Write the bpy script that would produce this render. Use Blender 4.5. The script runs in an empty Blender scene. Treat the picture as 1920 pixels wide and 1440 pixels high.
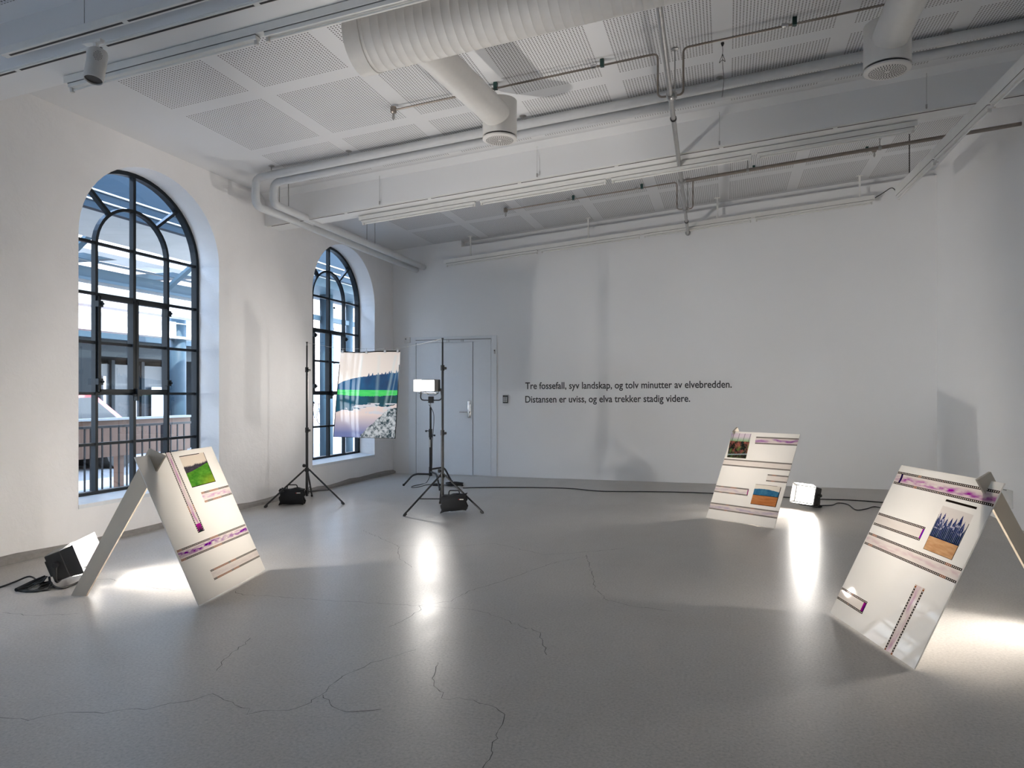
import bpy, bmesh, math, random
import numpy as np
from mathutils import Vector, Matrix
random.seed(7); rng = np.random.default_rng(5)
R = math.radians; PI = math.pi
S = bpy.context.scene; C = S.collection

# ------------------------------------------------------------ camera, sky, sun, exposure
F_PX, CX, CY, EYE = 1360.0, 960.0, 740.0, 1.3
YAW = math.atan(402 / 1360)
cam = bpy.data.cameras.new('camera'); camo = bpy.data.objects.new('camera', cam); C.objects.link(camo)
camo.location = (0, 0, EYE); camo.rotation_euler = (PI / 2, 0, YAW)
cam.sensor_width = 36; cam.lens = 36 * F_PX / 1920; cam.shift_y = 20 / 1920; cam.clip_start = .05; cam.clip_end = 300
S.camera = camo
S.view_settings.view_transform = 'Standard'; S.view_settings.look = 'None'
S.view_settings.exposure = 2.05; S.view_settings.gamma = 1; S.view_settings.use_curve_mapping = False
WORLD_STRENGTH = 3.4; SUN_STRENGTH = 2.8; LAMP_FLOOR = 8.0; LAMP_STAND = 14.0; W_LEFT, W_FAR, W_RIGHT, W_STAND = 14.0, 8.0, 8.0, 3.7
w = bpy.data.worlds.new('sky'); S.world = w; w.use_nodes = True
nt = w.node_tree; bg = nt.nodes['Background']
tc = nt.nodes.new('ShaderNodeTexCoord'); sp = nt.nodes.new('ShaderNodeSeparateXYZ'); rp = nt.nodes.new('ShaderNodeValToRGB')
nt.links.new(tc.outputs['Generated'], sp.inputs[0]); nt.links.new(sp.outputs['Z'], rp.inputs[0])
rp.color_ramp.elements[0].position = 0.0; rp.color_ramp.elements[0].color = (.74, .81, .90, 1)
rp.color_ramp.elements[1].position = 0.7; rp.color_ramp.elements[1].color = (.38, .56, .88, 1)
nt.links.new(rp.outputs[0], bg.inputs[0]); bg.inputs[1].default_value = WORLD_STRENGTH
sun = bpy.data.lights.new('sun', 'SUN'); sun.energy = SUN_STRENGTH; sun.angle = R(.6); sun.color = (1, .95, .87)
suno = bpy.data.objects.new('sun', sun); C.objects.link(suno)
suno.rotation_euler = Vector((.62, -.35, .70)).to_track_quat('Z', 'Y').to_euler()
S.cycles.use_denoising = True
S.cycles.max_bounces = 12; S.cycles.diffuse_bounces = 8; S.cycles.glossy_bounces = 4
S.cycles.transmission_bounces = 8; S.cycles.transparent_max_bounces = 24
S.cycles.sample_clamp_indirect = 6; S.cycles.caustics_reflective = False; S.cycles.caustics_refractive = False
S.cycles.blur_glossy = .5

# ------------------------------------------------------------ pixel -> point on a plane of the place
ca, sa = math.cos(YAW), math.sin(YAW)
def plane(x, y, n, d):
    cx, cz = x - CX, CY - y
    r = np.array([cx * ca - F_PX * sa, cx * sa + F_PX * ca, cz]); n = np.array(n, float); c = np.array([0, 0, EYE])
    return Vector(c + r * (d - n @ c) / (n @ r))
def fl(x, y, z=0.0): return plane(x, y, (0, 0, 1), z)
def lw(x, y, X=-5.307): return plane(x, y, (1, 0, 0), X)
def bw(x, y, Y=10.99): return plane(x, y, (0, 1, 0), Y)
XL, XR, YB, YF = -5.307, 2.72, 10.99, -6.4
SL = .085
def cz(X, off=0): return 3.69 + SL * (X - XL) + off      # ceiling height: the roof rises to the right

# ------------------------------------------------------------ materials
def srgb(*c):
    return tuple(((v / 255) / 12.92 if v / 255 <= .04045 else ((v / 255 + .055) / 1.055) ** 2.4) for v in c)
class NT:
    def __init__(s, name):
        s.m = bpy.data.materials.new(name); s.m.use_nodes = True; s.t = s.m.node_tree; s.t.nodes.clear()
        s.out = s.n('OutputMaterial')
    def n(s, kind, **kw):
        nd = s.t.nodes.new('ShaderNode' + kind)
        for k, v in kw.items(): setattr(nd, k, v)
        return nd
    def l(s, a, b): s.t.links.new(a, b)
    def math(s, op, a, b=None, c=None):
        nd = s.n('Math', operation=op)
        for i, v in enumerate((a, b, c)):
            if v is None: continue
            if isinstance(v, (int, float)): nd.inputs[i].default_value = v
            else: s.l(v, nd.inputs[i])
        return nd.outputs[0]
    def mix(s, f, a, b):
        nd = s.n('Mix', data_type='RGBA')
        for i, v in ((0, f), (6, a), (7, b)):
            if isinstance(v, (int, float)): nd.inputs[i].default_value = v
            elif isinstance(v, tuple): nd.inputs[i].default_value = (*v[:3], 1)
            else: s.l(v, nd.inputs[i])
        return nd.outputs[2]
    def ramp(s, f, stops):
        nd = s.n('ValToRGB'); cr = nd.color_ramp
        while len(cr.elements) < len(stops): cr.elements.new(.5)
        for e, (p, c) in zip(cr.elements, stops):
            e.position = p; e.color = (*((c,) * 3 if isinstance(c, (int, float)) else c), 1)
        s.l(f, nd.inputs[0]); return nd.outputs[0]
    def noise(s, scale, detail=4, rough=.5, dist=0, vec=None, dim='3D'):
        nd = s.n('TexNoise', noise_dimensions=dim); nd.inputs['Scale'].default_value = scale; nd.inputs['Detail'].default_value = detail
        nd.inputs['Roughness'].default_value = rough; nd.inputs['Distortion'].default_value = dist
        if vec is not None: s.l(vec, nd.inputs['Vector'])
        return nd.outputs[0]
    def obj(s):
        return s.n('TexCoord').outputs['Object']
    def schlick(s, f0=.04):
        lwt = s.n('LayerWeight'); lwt.inputs[0].default_value = .5
        return s.math('MULTIPLY_ADD', s.math('POWER', lwt.outputs['Facing'], 5), 1 - f0, f0)
    def scale(s, vec, v):
        nd = s.n('Mapping'); nd.inputs['Scale'].default_value = v; s.l(vec, nd.inputs[0]); return nd.outputs[0]
    def pbr(s, col, rough=.5, metal=0, spec=.5, bump=None, bstr=.2, bdist=.01, coat=0):
        p = s.n('BsdfPrincipled')
        for k, v in (('Base Color', col), ('Roughness', rough), ('Metallic', metal), ('Specular IOR Level', spec), ('Coat Weight', coat)):
            if isinstance(v, tuple): p.inputs[k].default_value = (*v[:3], 1)
            elif isinstance(v, (int, float)): p.inputs[k].default_value = v
            else: s.l(v, p.inputs[k])
        if bump is not None:
            b = s.n('Bump'); b.inputs['Strength'].default_value = bstr; b.inputs['Distance'].default_value = bdist
            s.l(bump, b.inputs['Height']); s.l(b.outputs[0], p.inputs['Normal'])
        s.l(p.outputs[0], s.out.inputs[0]); return p
def simple(name, col, rough=.5, metal=0, spec=.5, var=.06, nscale=20, coat=0):
    k = NT(name); o = k.obj(); f = k.noise(nscale, 3, vec=o)
    a = tuple(v * (1 - var) for v in col); b = tuple(min(1, v * (1 + var)) for v in col)
    rr = k.math('MULTIPLY_ADD', f, .12, rough - .06)
    k.pbr(k.mix(f, a, b), rr, metal, spec, coat=coat); return k.m
M = {}
# lime-washed masonry of the window wall
k = NT('limewashed plaster'); o = k.obj()
n1 = k.noise(1.3, 6, .6, .4, o); n2 = k.noise(14, 6, .65, .3, o); n3 = k.noise(60, 3, .6, 0, o)
hgt = k.math('ADD', k.math('MULTIPLY', n2, 1.0), k.math('ADD', k.math('MULTIPLY', n1, 1.6), k.math('MULTIPLY', n3, .25)))
k.pbr(k.ramp(n1, [(.3, (.80, .785, .78)), (.7, (.86, .845, .84))]), .75, 0, .25, hgt, .35, .012); M['plaster'] = k.m
k = NT('painted plasterboard'); o = k.obj(); n1 = k.noise(.7, 4, .5, 0, o); n3 = k.noise(90, 3, .6, 0, o)
k.pbr(k.ramp(n1, [(.3, (.82, .82, .82)), (.7, (.85, .85, .85))]), .62, 0, .3, n3, .08, .002); M['wall'] = k.m
# perforated acoustic ceiling: rows and columns of hole fields
k = NT('perforated ceiling board'); o = k.obj(); sep = k.n('SeparateXYZ'); k.l(o, sep.inputs[0]); X, Y = sep.outputs[0], sep.outputs[1]
far = k.math('GREATER_THAN', Y, 7.6)
Yp = k.math('SUBTRACT', Y, k.math('MULTIPLY', far, .43))
fx = k.math('MULTIPLY', k.math('FRACT', k.math('DIVIDE', k.math('ADD', X, 4.575 + .9225 * 20), .9225)), .9225)
fy = k.math('MULTIPLY', k.math('FRACT', k.math('DIVIDE', k.math('ADD', Yp, -5.31 + 1.09 * 20), 1.09)), 1.09)
inx = k.math('LESS_THAN', fx, .785); iny = k.math('LESS_THAN', fy, .93)
okx = k.math('MULTIPLY', k.math('GREATER_THAN', X, -4.575), k.math('LESS_THAN', X, 2.6))
hx = k.math('SUBTRACT', k.math('FRACT', k.math('DIVIDE', fx, .0245)), .5); hy = k.math('SUBTRACT', k.math('FRACT', k.math('DIVIDE', fy, .0245)), .5)
rr = k.math('SQRT', k.math('ADD', k.math('MULTIPLY', hx, hx), k.math('MULTIPLY', hy, hy)))
hole = k.math('MULTIPLY', k.math('LESS_THAN', rr, .245), k.math('MULTIPLY', okx, k.math('MULTIPLY', inx, iny)))
k.pbr(k.mix(hole, (.73, .73, .735), (.10, .09, .085)), .7, 0, .25); M['ceil'] = k.m
# polished concrete
k = NT('polished concrete'); o = k.obj()
n1 = k.noise(.55, 5, .6, .6, o); n2 = k.noise(6, 8, .7, .5, o); n3 = k.noise(75, 5, .7, 0, o); n4 = k.noise(2.2, 6, .65, 1.2, k.scale(o, (1, .35, 1)))
base = k.ramp(k.math('ADD', k.math('MULTIPLY', n1, .6), k.math('MULTIPLY', n2, .4)), [(.30, (.40, .372, .340)), (.52, (.445, .418, .386)), (.72, (.495, .468, .434))])
speck = k.ramp(n3, [(.30, .62), (.46, .94), (.56, 1.04), (.72, 1.3)])
mm = k.n('Mix', data_type='RGBA', blend_type='MULTIPLY'); mm.inputs[0].default_value = .8; k.l(base, mm.inputs[6]); k.l(speck, mm.inputs[7])
rg = k.ramp(k.math('ADD', k.math('MULTIPLY', n4, .7), k.math('MULTIPLY', n2, .3)), [(.3, .27), (.7, .38)])
k.pbr(mm.outputs[2], rg, 0, .24, k.math('ADD', k.math('MULTIPLY', n2, .5), n4), .03, .01); M['floor'] = k.m
M['skirt'] = simple('rough cement skirt', (.26, .245, .235), .85, nscale=25, var=.2)
M['white'] = simple('white enamel paint', (.78, .77, .74), .42)
M['whitecool'] = simple('white pipe lagging', (.60, .61, .62), .5)
M['duct'] = simple('duct white paint', (.66, .64, .61), .5)
M['door'] = simple('grey white door paint', (.78, .80, .82), .45, var=.02)
M['black'] = simple('black powder coat', (.012, .012, .013), .38)
M['blackfab'] = simple('black nylon', (.008, .008, .009), .8, nscale=120, var=.3)
M['rubber'] = simple('black rubber', (.02, .02, .02), .6)
M['steel'] = simple('galvanised steel', (.42, .41, .40), .38, .85, nscale=35, var=.2)
M['copper'] = simple('dull steel tube', (.30, .26, .23), .36, .8, nscale=30, var=.2)
M['chrome'] = simple('chrome', (.6, .6, .6), .2, 1)
M['green'] = simple('dark green clamp plastic', (.01, .05, .045), .4)
M['dark'] = simple('dark slot', (.03, .026, .024), .6)
M['darkline'] = simple('shadow gap', (.16, .155, .15), .7)
M['wframe'] = simple('blue black window steel', (.007, .011, .015), .45, 0, .25, var=.15)
M['sill'] = simple('painted sill', (.70, .72, .74), .5)
M['ply'] = simple('sanded plywood', (.50, .43, .34), .55, nscale=9, var=.10)
M['plyedge'] = simple('pale plywood edge', (.74, .68, .60), .6, nscale=60, var=.12)
M['text'] = simple('dark vinyl lettering', (.02, .02, .022), .5)
M['crack'] = simple('hairline crack', (.06, .056, .052), .9)
M['lampshell'] = simple('lamp housing', (.05, .048, .046), .35, .3)
M['whiteflap'] = simple('white lamp flap', (.8, .8, .8), .4)
M['greyflap'] = simple('grey lamp flap', (.30, .27, .25), .4)
M['gaffer'] = simple('pale tape', (.7, .68, .62), .6)
M['redtag'] = simple('red tag', (.5, .02, .02), .5)
def emis(name, col, st):
    k = NT(name); e = k.n('Emission'); e.inputs[0].default_value = (*col, 1); e.inputs[1].default_value = st
    k.l(e.outputs[0], k.out.inputs[0]); return k.m
M['led_floor'] = emis('lit led panel', (1, .955, .88), LAMP_FLOOR)
M['led_stand'] = emis('lit stand led panel', (1, .95, .87), LAMP_STAND)
k = NT('window glass'); tr = k.n('BsdfTransparent'); tr.inputs[0].default_value = (.93, .97, .98, 1); gl = k.n('BsdfGlossy'); gl.inputs[1].default_value = .02
ms = k.n('MixShader'); k.l(k.schlick(.07), ms.inputs[0]); k.l(tr.outputs[0], ms.inputs[1]); k.l(gl.outputs[0], ms.inputs[2]); k.l(ms.outputs[0], k.out.inputs[0]); M['glass'] = k.m
# opal acrylic: passes and scatters the light behind it, glossy skin
k = NT('opal acrylic'); df = k.n('BsdfDiffuse'); df.inputs[0].default_value = (.66, .64, .61, 1); tl = k.n('BsdfTranslucent'); tl.inputs[0].default_value = (.93, .90, .855, 1)
m1 = k.n('MixShader'); m1.inputs[0].default_value = .30; k.l(df.outputs[0], m1.inputs[1]); k.l(tl.outputs[0], m1.inputs[2])
gl = k.n('BsdfGlossy'); gl.inputs[1].default_value = .03; m2 = k.n('MixShader'); k.l(k.schlick(.045), m2.inputs[0]); k.l(m1.outputs[0], m2.inputs[1]); k.l(gl.outputs[0], m2.inputs[2]); k.l(m2.outputs[0], k.out.inputs[0]); M['opal'] = k.m
# colour transparency printed on clear film (colour attribute 'print')
k = NT('colour transparency'); at = k.n('VertexColor', layer_name='print'); tr = k.n('BsdfTransparent'); k.l(at.outputs[0], tr.inputs[0]); k.l(tr.outputs[0], k.out.inputs[0]); M['print'] = k.m
k = NT('backlit film'); at = k.n('VertexColor', layer_name='print'); tl = k.n('BsdfTranslucent'); df = k.n('BsdfDiffuse'); k.l(at.outputs[0], tl.inputs[0]); k.l(at.outputs[0], df.inputs[0])
m1 = k.n('MixShader'); m1.inputs[0].default_value = .46; k.l(df.outputs[0], m1.inputs[1]); k.l(tl.outputs[0], m1.inputs[2])
gl = k.n('BsdfGlossy'); gl.inputs[1].default_value = .06; m2 = k.n('MixShader'); k.l(k.schlick(.04), m2.inputs[0]); k.l(m1.outputs[0], m2.inputs[1]); k.l(gl.outputs[0], m2.inputs[2]); k.l(m2.outputs[0], k.out.inputs[0]); M['film'] = k.m

# ------------------------------------------------------------ mesh helpers
class MB:
    def __init__(s): s.b = bmesh.new(); s.mats = []
    def box(s, x0, x1, y0, y1, z0, z1, mat=None, bev=0):
        g = bmesh.ops.create_cube(s.b, size=1, matrix=(mat or Matrix()) @ Matrix.Translation(((x0 + x1) / 2, (y0 + y1) / 2, (z0 + z1) / 2)) @ Matrix.Diagonal((abs(x1 - x0), abs(y1 - y0), abs(z1 - z0), 1)))
        if bev:
            es = list({e for v in g['verts'] for e in v.link_edges}); bmesh.ops.bevel(s.b, geom=es, offset=bev, segments=2, affect='EDGES', profile=.6)
        return s
    def hexa(s, p):   # eight points: bottom loop of four, top loop of four
        v = [s.b.verts.new(Vector(q)) for q in p]
        for f in ((3, 2, 1, 0), (4, 5, 6, 7), (0, 1, 5, 4), (1, 2, 6, 5), (2, 3, 7, 6), (3, 0, 4, 7)): s.b.faces.new([v[i] for i in f])
        return s
    def prism(s, poly, off):
        off = Vector(off); a = [s.b.verts.new(Vector(p)) for p in poly]; b = [s.b.verts.new(Vector(p) + off) for p in poly]; n = len(poly)
        s.b.faces.new(a[::-1]); s.b.faces.new(b)
        for i in range(n): s.b.faces.new((a[i], a[(i + 1) % n], b[(i + 1) % n], b[i]))
        return s
    def tube(s, pts, r, seg=12, cap=True):
        pts = [Vector(p) for p in pts]; n = len(pts); rs = r if isinstance(r, (list, tuple)) else [r] * n
        t0 = (pts[1] - pts[0]).normalized(); u = t0.orthogonal().normalized(); rings = []; pt = t0
        for i, p in enumerate(pts):
            t = ((pts[min(i + 1, n - 1)] - p).normalized() + (p - pts[max(i - 1, 0)]).normalized())
            t = t.normalized() if t.length > 1e-6 else pt
            q = pt.rotation_difference(t); u = q @ u; u = (u - t * u.dot(t)).normalized(); v = t.cross(u); pt = t
            rings.append([s.b.verts.new(p + (u * math.cos(2 * PI * j / seg) + v * math.sin(2 * PI * j / seg)) * rs[i]) for j in range(seg)])
        for a, b in zip(rings, rings[1:]):
            for j in range(seg): s.b.faces.new((a[j], a[(j + 1) % seg], b[(j + 1) % seg], b[j]))
        if cap: s.b.faces.new(rings[0][::-1]); s.b.faces.new(rings[-1])
        return s
    def lathe(s, prof, origin=(0, 0, 0), axis=(0, 0, 1), seg=32, close=True):
        ax = Vector(axis).normalized(); u = ax.orthogonal().normalized(); v = ax.cross(u); o = Vector(origin); rings = []
        for r, h in prof:
            rings.append([s.b.verts.new(o + ax * h + (u * math.cos(2 * PI * j / seg) + v * math.sin(2 * PI * j / seg)) * max(r, 1e-4)) for j in range(seg)])
        for a, b in zip(rings, rings[1:]):
            for j in range(seg): s.b.faces.new((a[j], a[(j + 1) % seg], b[(j + 1) % seg], b[j]))
        if close: s.b.faces.new(rings[0][::-1]); s.b.faces.new(rings[-1])
        return s
    def quad(s, *p): s.b.faces.new([s.b.verts.new(Vector(q)) for q in p]); return s
    def build(s, name, mat, parent=None, smooth=False, world=False):
        bmesh.ops.recalc_face_normals(s.b, faces=s.b.faces)
        me = bpy.data.meshes.new(name); s.b.to_mesh(me); s.b.free(); me.materials.append(M[mat] if isinstance(mat, str) else mat)
        if smooth:
            me.polygons.foreach_set('use_smooth', [True] * len(me.polygons)); me.set_sharp_from_angle(angle=R(40))
        o = bpy.data.objects.new(name, me); C.objects.link(o)
        if parent:
            o.parent = parent
            if world: o.matrix_parent_inverse = parent.matrix_world.inverted()
        return o
def tag(o, label, cat, group=None):
    o['label'] = label; o['category'] = cat
    if group: o['group'] = group
    return o
def thing(name, label, cat, loc=(0, 0, 0), rz=0, group=None, mat=None):
    o = bpy.data.objects.new(name, None); C.objects.link(o); o.empty_display_size = .1
    o.matrix_world = mat if mat is not None else Matrix.Translation(loc) @ Matrix.Rotation(rz, 4, 'Z')
    return tag(o, label, cat, group)
def struct(o): o['kind'] = 'structure'; return o
def dup(root, loc=None, rz=None, label=None, group=None):
    r = root.copy(); C.objects.link(r)
    if loc is not None: r.location = loc
    if rz is not None: r.rotation_euler = (0, 0, rz)
    if label: r['label'] = label
    if group: r['group'] = group
    for ch in list(root.children):
        c = ch.copy(); C.objects.link(c); c.parent = r; c.matrix_parent_inverse = ch.matrix_parent_inverse.copy()
        for g in ch.children:
            d = g.copy(); C.objects.link(d); d.parent = c; d.matrix_parent_inverse = g.matrix_parent_inverse.copy()
    return r
def spline(pts, n=8):
    P = [Vector(p) for p in pts]; P = [P[0] * 2 - P[1]] + P + [P[-1] * 2 - P[-2]]; out = []
    for i in range(1, len(P) - 2):
        a, b, c, d = P[i - 1:i + 3]
        for j in range(n):
            t = j / n; out.append(.5 * ((2 * b) + (c - a) * t + (2 * a - 5 * b + 4 * c - d) * t * t + (3 * b - a - 3 * c + d) * t ** 3))
    return out + [P[-2]]
def fillet(pts, r, n=6):
    P = [Vector(p) for p in pts]; out = [P[0]]
    for i in range(1, len(P) - 1):
        a, b, c = P[i - 1:i + 2]; d1 = (a - b); d2 = (c - b); rr = min(r, d1.length * .45, d2.length * .45)
        p, q = b + d1.normalized() * rr, b + d2.normalized() * rr
        for j in range(n + 1):
            t = j / n; out.append(p * (1 - t) ** 2 + b * 2 * t * (1 - t) + q * t * t)
    return out + [P[-1]]

# ------------------------------------------------------------ room shell
HW, SPR, RISE, SILL, RD = .895, 2.69, .78, .352, .291
CENT = [5.787, 9.437, 2.137, -1.513, -5.163]
f = MB().box(XL - .5, XR + .3, YF - .2, YB + .3, -.25, 0).build('floor', 'floor'); struct(f)
def arch(yc, hw=HW, rise=RISE, spr=SPR, n=28, z0=None):
    pts = [(yc - hw * math.cos(PI * i / n), spr + rise * math.sin(PI * i / n)) for i in range(n + 1)]
    return pts
b = MB(); TOP = 3.90; cs = sorted(CENT); xs0, xs1 = XL, XL - .335
def wallquad(y0, y1, z0, z1, z0b=None, z1b=None):
    for X in (xs0, xs1):
        b.quad((X, y0, z0), (X, y1, z0 if z0b is None else z0b), (X, y1, z1 if z1b is None else z1b), (X, y0, z1))
edge = YF
for yc in cs:
    wallquad(edge, yc - HW, -.02, TOP); edge = yc + HW
    wallquad(yc - HW, yc + HW, -.02, SILL)
    a = arch(yc)
    for (ya, za), (yb_, zb) in zip(a, a[1:]): wallquad(ya, yb_, za, TOP, zb, TOP)
    loop = [(yc - HW, SILL)] + a + [(yc + HW, SILL)]
    for (ya, za), (yb_, zb) in zip(loop, loop[1:] + loop[:1]):
        b.quad((xs0, ya, za), (xs0, yb_, zb), (xs1, yb_, zb), (xs1, ya, za))
wallquad(edge, YB + .2, -.02, TOP)
b.quad((xs0, YF, TOP), (xs0, YB + .2, TOP), (xs1, YB + .2, TOP), (xs1, YF, TOP)); b.quad((xs0, YF, -.02), (xs1, YF, -.02), (xs1, YF, TOP), (xs0, YF, TOP))
bmesh.ops.remove_doubles(b.b, verts=b.b.verts, dist=1e-4)
struct(b.build('wall_left', 'plaster'))
# back wall: a lining that stops just short of the ceiling, with the old wall set back above it
b = MB(); lo = lambda X: cz(X, -.11)
b.prism([(XL, YB, -.02), (XR, YB, -.02), (XR, YB, lo(XR)), (-4.1, YB, lo(-4.1)), (-4.1, YB, 4.0), (XL, YB, 4.0)], (0, .14, 0))
b.box(XL, XR + .2, YB + .14, YB + .3, -.02, 4.8)
struct(b.build('wall_back', 'wall'))
struct(MB().box(XR, XR + .2, YF, YB + .3, -.02, 4.8).build('wall_right', 'wall'))
struct(MB().box(XL - .4, XR + .2, YF - .2, YF, -.02, 4.8).build('wall_front', 'wall'))
c0, c1 = cz(XL - .45), cz(XR + .25)
struct(MB().hexa([(XL - .45, YF - .2, c0), (XR + .25, YF - .2, c1), (XR + .25, YB + .3, c1), (XL - .45, YB + .3, c0), (XL - .45, YF - .2, c0 + .3), (XR + .25, YF - .2, c1 + .3), (XR + .25, YB + .3, c1 + .3), (XL - .45, YB + .3, c0 + .3)]).build('ceiling', 'ceil'))
# downstand beams
def beam(y0, y1, i):
    bb = MB(); d = .365
    prof = [(y0 - .10, .02), (y0, -.06), (y0, -d), (y1, -d), (y1, -.06), (y1 + .10, .02)]
    a = [(XL - .02, y, cz(XL - .02) + z) for y, z in prof]; c = [(XR + .02, y, cz(XR + .02) + z) for y, z in prof]
    va = [bb.b.verts.new(p) for p in a]; vc = [bb.b.verts.new(p) for p in c]
    bb.b.faces.new(va[::-1]); bb.b.faces.new(vc)
    for j in range(6): bb.b.faces.new((va[j], va[(j + 1) % 6], vc[(j + 1) % 6], vc[j]))
    return struct(bb.build('trim_%d' % i, 'wall'))
beam(7.50, 7.80, 1); beam(3.56, 3.86, 2)
# skirt where plaster meets the concrete
def rough_skirt(name, p0, p1, n, h, d, mat='skirt'):
    bb = MB(); p0, p1 = Vector(p0), Vector(p1); nrm = Vector(n); N = 60; rows = []
    for i in range(N + 1):
        p = p0.lerp(p1, i / N); hh = h * (1 + random.uniform(-.25, .3)); dd = d * (1 + random.uniform(-.35, .35))
        rows.append([bb.b.verts.new(p + v) for v in (Vector((0, 0, 0)) - nrm * .01, nrm * dd, nrm * dd + Vector((0, 0, hh * .6)), Vector((0, 0, hh)) + nrm * .002, Vector((0, 0, hh)) - nrm * .01)])
    for a, c in zip(rows, rows[1:]):
        for j in range(5): bb.b.faces.new((a[j], a[(j + 1) % 5], c[(j + 1) % 5], c[j]))
    return struct(bb.build(name, mat))
rough_skirt('baseboard_left', (XL, YF, 0), (XL, YB, 0), (1, 0, 0), .055, .05)

# ------------------------------------------------------------ windows
def bar2(bb, p, q, w_, X0, X1):      # a flat bar in the window plane from p=(y,z) to q
    p, q = Vector((p[0], p[1])), Vector((q[0], q[1])); d = (q - p).normalized(); n = Vector((-d.y, d.x)) * w_ / 2
    c = [p - n, q - n, q + n, p + n]; bb.prism([(X0, v.x, v.y) for v in c], (X1 - X0, 0, 0))
def ring2(bb, pts, w_, X0, X1):
    n = len(pts); P = [Vector(p) for p in pts]; L = []
    for i, p in enumerate(P):
        d = (P[min(i + 1, n - 1)] - P[max(i - 1, 0)]).normalized(); nn = Vector((-d.y, d.x)); L.append((p + nn * w_ / 2, p - nn * w_ / 2))
    vs = [[bb.b.verts.new((X, v.x, v.y)) for X, v in ((X0, a), (X1, a), (X1, c), (X0, c))] for a, c in L]
    for a, c in zip(vs, vs[1:]):
        for j in range(4): bb.b.faces.new((a[j], a[(j + 1) % 4], c[(j + 1) % 4], c[j]))
    bb.b.faces.new(vs[0][::-1]); bb.b.faces.new(vs[-1])
XF = XL - RD
ROWS = [.395, .8415, 1.310, 1.782, 2.233, 2.704]
def window(yc, i):
    root = bpy.data.objects.new('window_%d' % i, None); C.objects.link(root); root.location = (XF, yc, SILL); root['kind'] = 'structure'
    bpy.context.view_layer.update()
    X0, X1 = XF - .03, XF + .02; bb = MB(); z0 = .39
    oa = [(y, z) for y, z in arch(yc, HW - .018, RISE - .018)]
    ring2(bb, [(yc - HW + .018, z0)] + oa + [(yc + HW - .018, z0)], .042, X0 - .01, X1 + .01)
    bar2(bb, (yc - HW, z0), (yc + HW, z0), .04, X0 - .01, X1 + .01)
    bar2(bb, (yc, z0), (yc, SPR + RISE - .02), .034, X0, X1)
    for s in (-1, 1):
        bar2(bb, (yc + s * .448, z0), (yc + s * .448, ROWS[5]), .030, X0, X1)
        a0, a1 = .448 / math.sqrt(2), .60
        th = R(50); pi_ = (yc + s * .448 * math.cos(th), 2.69 + .41 * math.sin(th)); po = (yc + s * HW * math.cos(R(47)), SPR + RISE * math.sin(R(47)))
        bar2(bb, pi_, po, .030, X0, X1)
    for z in ROWS[1:]:
        bar2(bb, (yc - HW, z), (yc + HW, z), .026, X0 + .004, X1 - .004)
    ring2(bb, [(yc - .448 * math.cos(PI * j / 20), 2.69 + .41 * math.sin(PI * j / 20)) for j in range(21)], .030, X0, X1)
    bb.build('window_frame', 'wframe', root, world=True)
    for s in (-1, 1):       # the two opening casements in the middle columns
        bb = MB(); y0, y1 = (yc - .43, yc - .02) if s < 0 else (yc + .02, yc + .43)
        for p, q in (((y0, 1.325), (y0, 2.215)), ((y1, 1.325), (y1, 2.215)), ((y0, 1.335), (y1, 1.335)), ((y0, 2.205), (y1, 2.205))): bar2(bb, p, q, .032, X0 - .004, X1 + .016)
        cs_ = bb.build('casement', 'wframe', root, world=True)
        hy = y0 if s < 0 else y1
        bb = MB()
        for z in (1.42, 2.14): bb.box(X1, X1 + .04, hy - .035, hy + .02, z - .03, z + .03, bev=.005); bb.lathe([(.012, 0), (.012, .03)], (X1 + .03, hy, z), (1, 0, 0), 10)
        h = bb.build('hinge', 'wframe', cs_, world=True); h.matrix_parent_inverse = root.matrix_world.inverted(); h.parent = cs_
    MB().box(X1, X1 + .045, yc - .012, yc + .012, 1.24, 1.36, bev=.004).box(X1 + .02, X1 + .04, yc - .05, yc + .06, 1.285, 1.305, bev=.004).build('latch', 'wframe', root, world=True)
    a = arch(yc, HW - .02, RISE - .02)
    bb = MB(); bb.b.faces.new([bb.b.verts.new((XF - .005, y, z)) for y, z in [(yc - HW + .02, z0)] + a + [(yc + HW - .02, z0)]])
    bb.build('pane', 'glass', root, world=True)
    bb = MB(); bb.hexa([(XF - .01, yc - HW, SILL - .03), (XL + .004, yc - HW, SILL - .03), (XL + .004, yc + HW, SILL - .03), (XF - .01, yc + HW, SILL - .03),
                        (XF - .01, yc - HW, .385), (XL + .004, yc - HW, SILL + .004), (XL + .004, yc + HW, SILL + .004), (XF - .01, yc + HW, .385)])
    bb.build('window_sill', 'sill', root, world=True)
for i, yc in enumerate(CENT): window(yc, i + 1)

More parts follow.
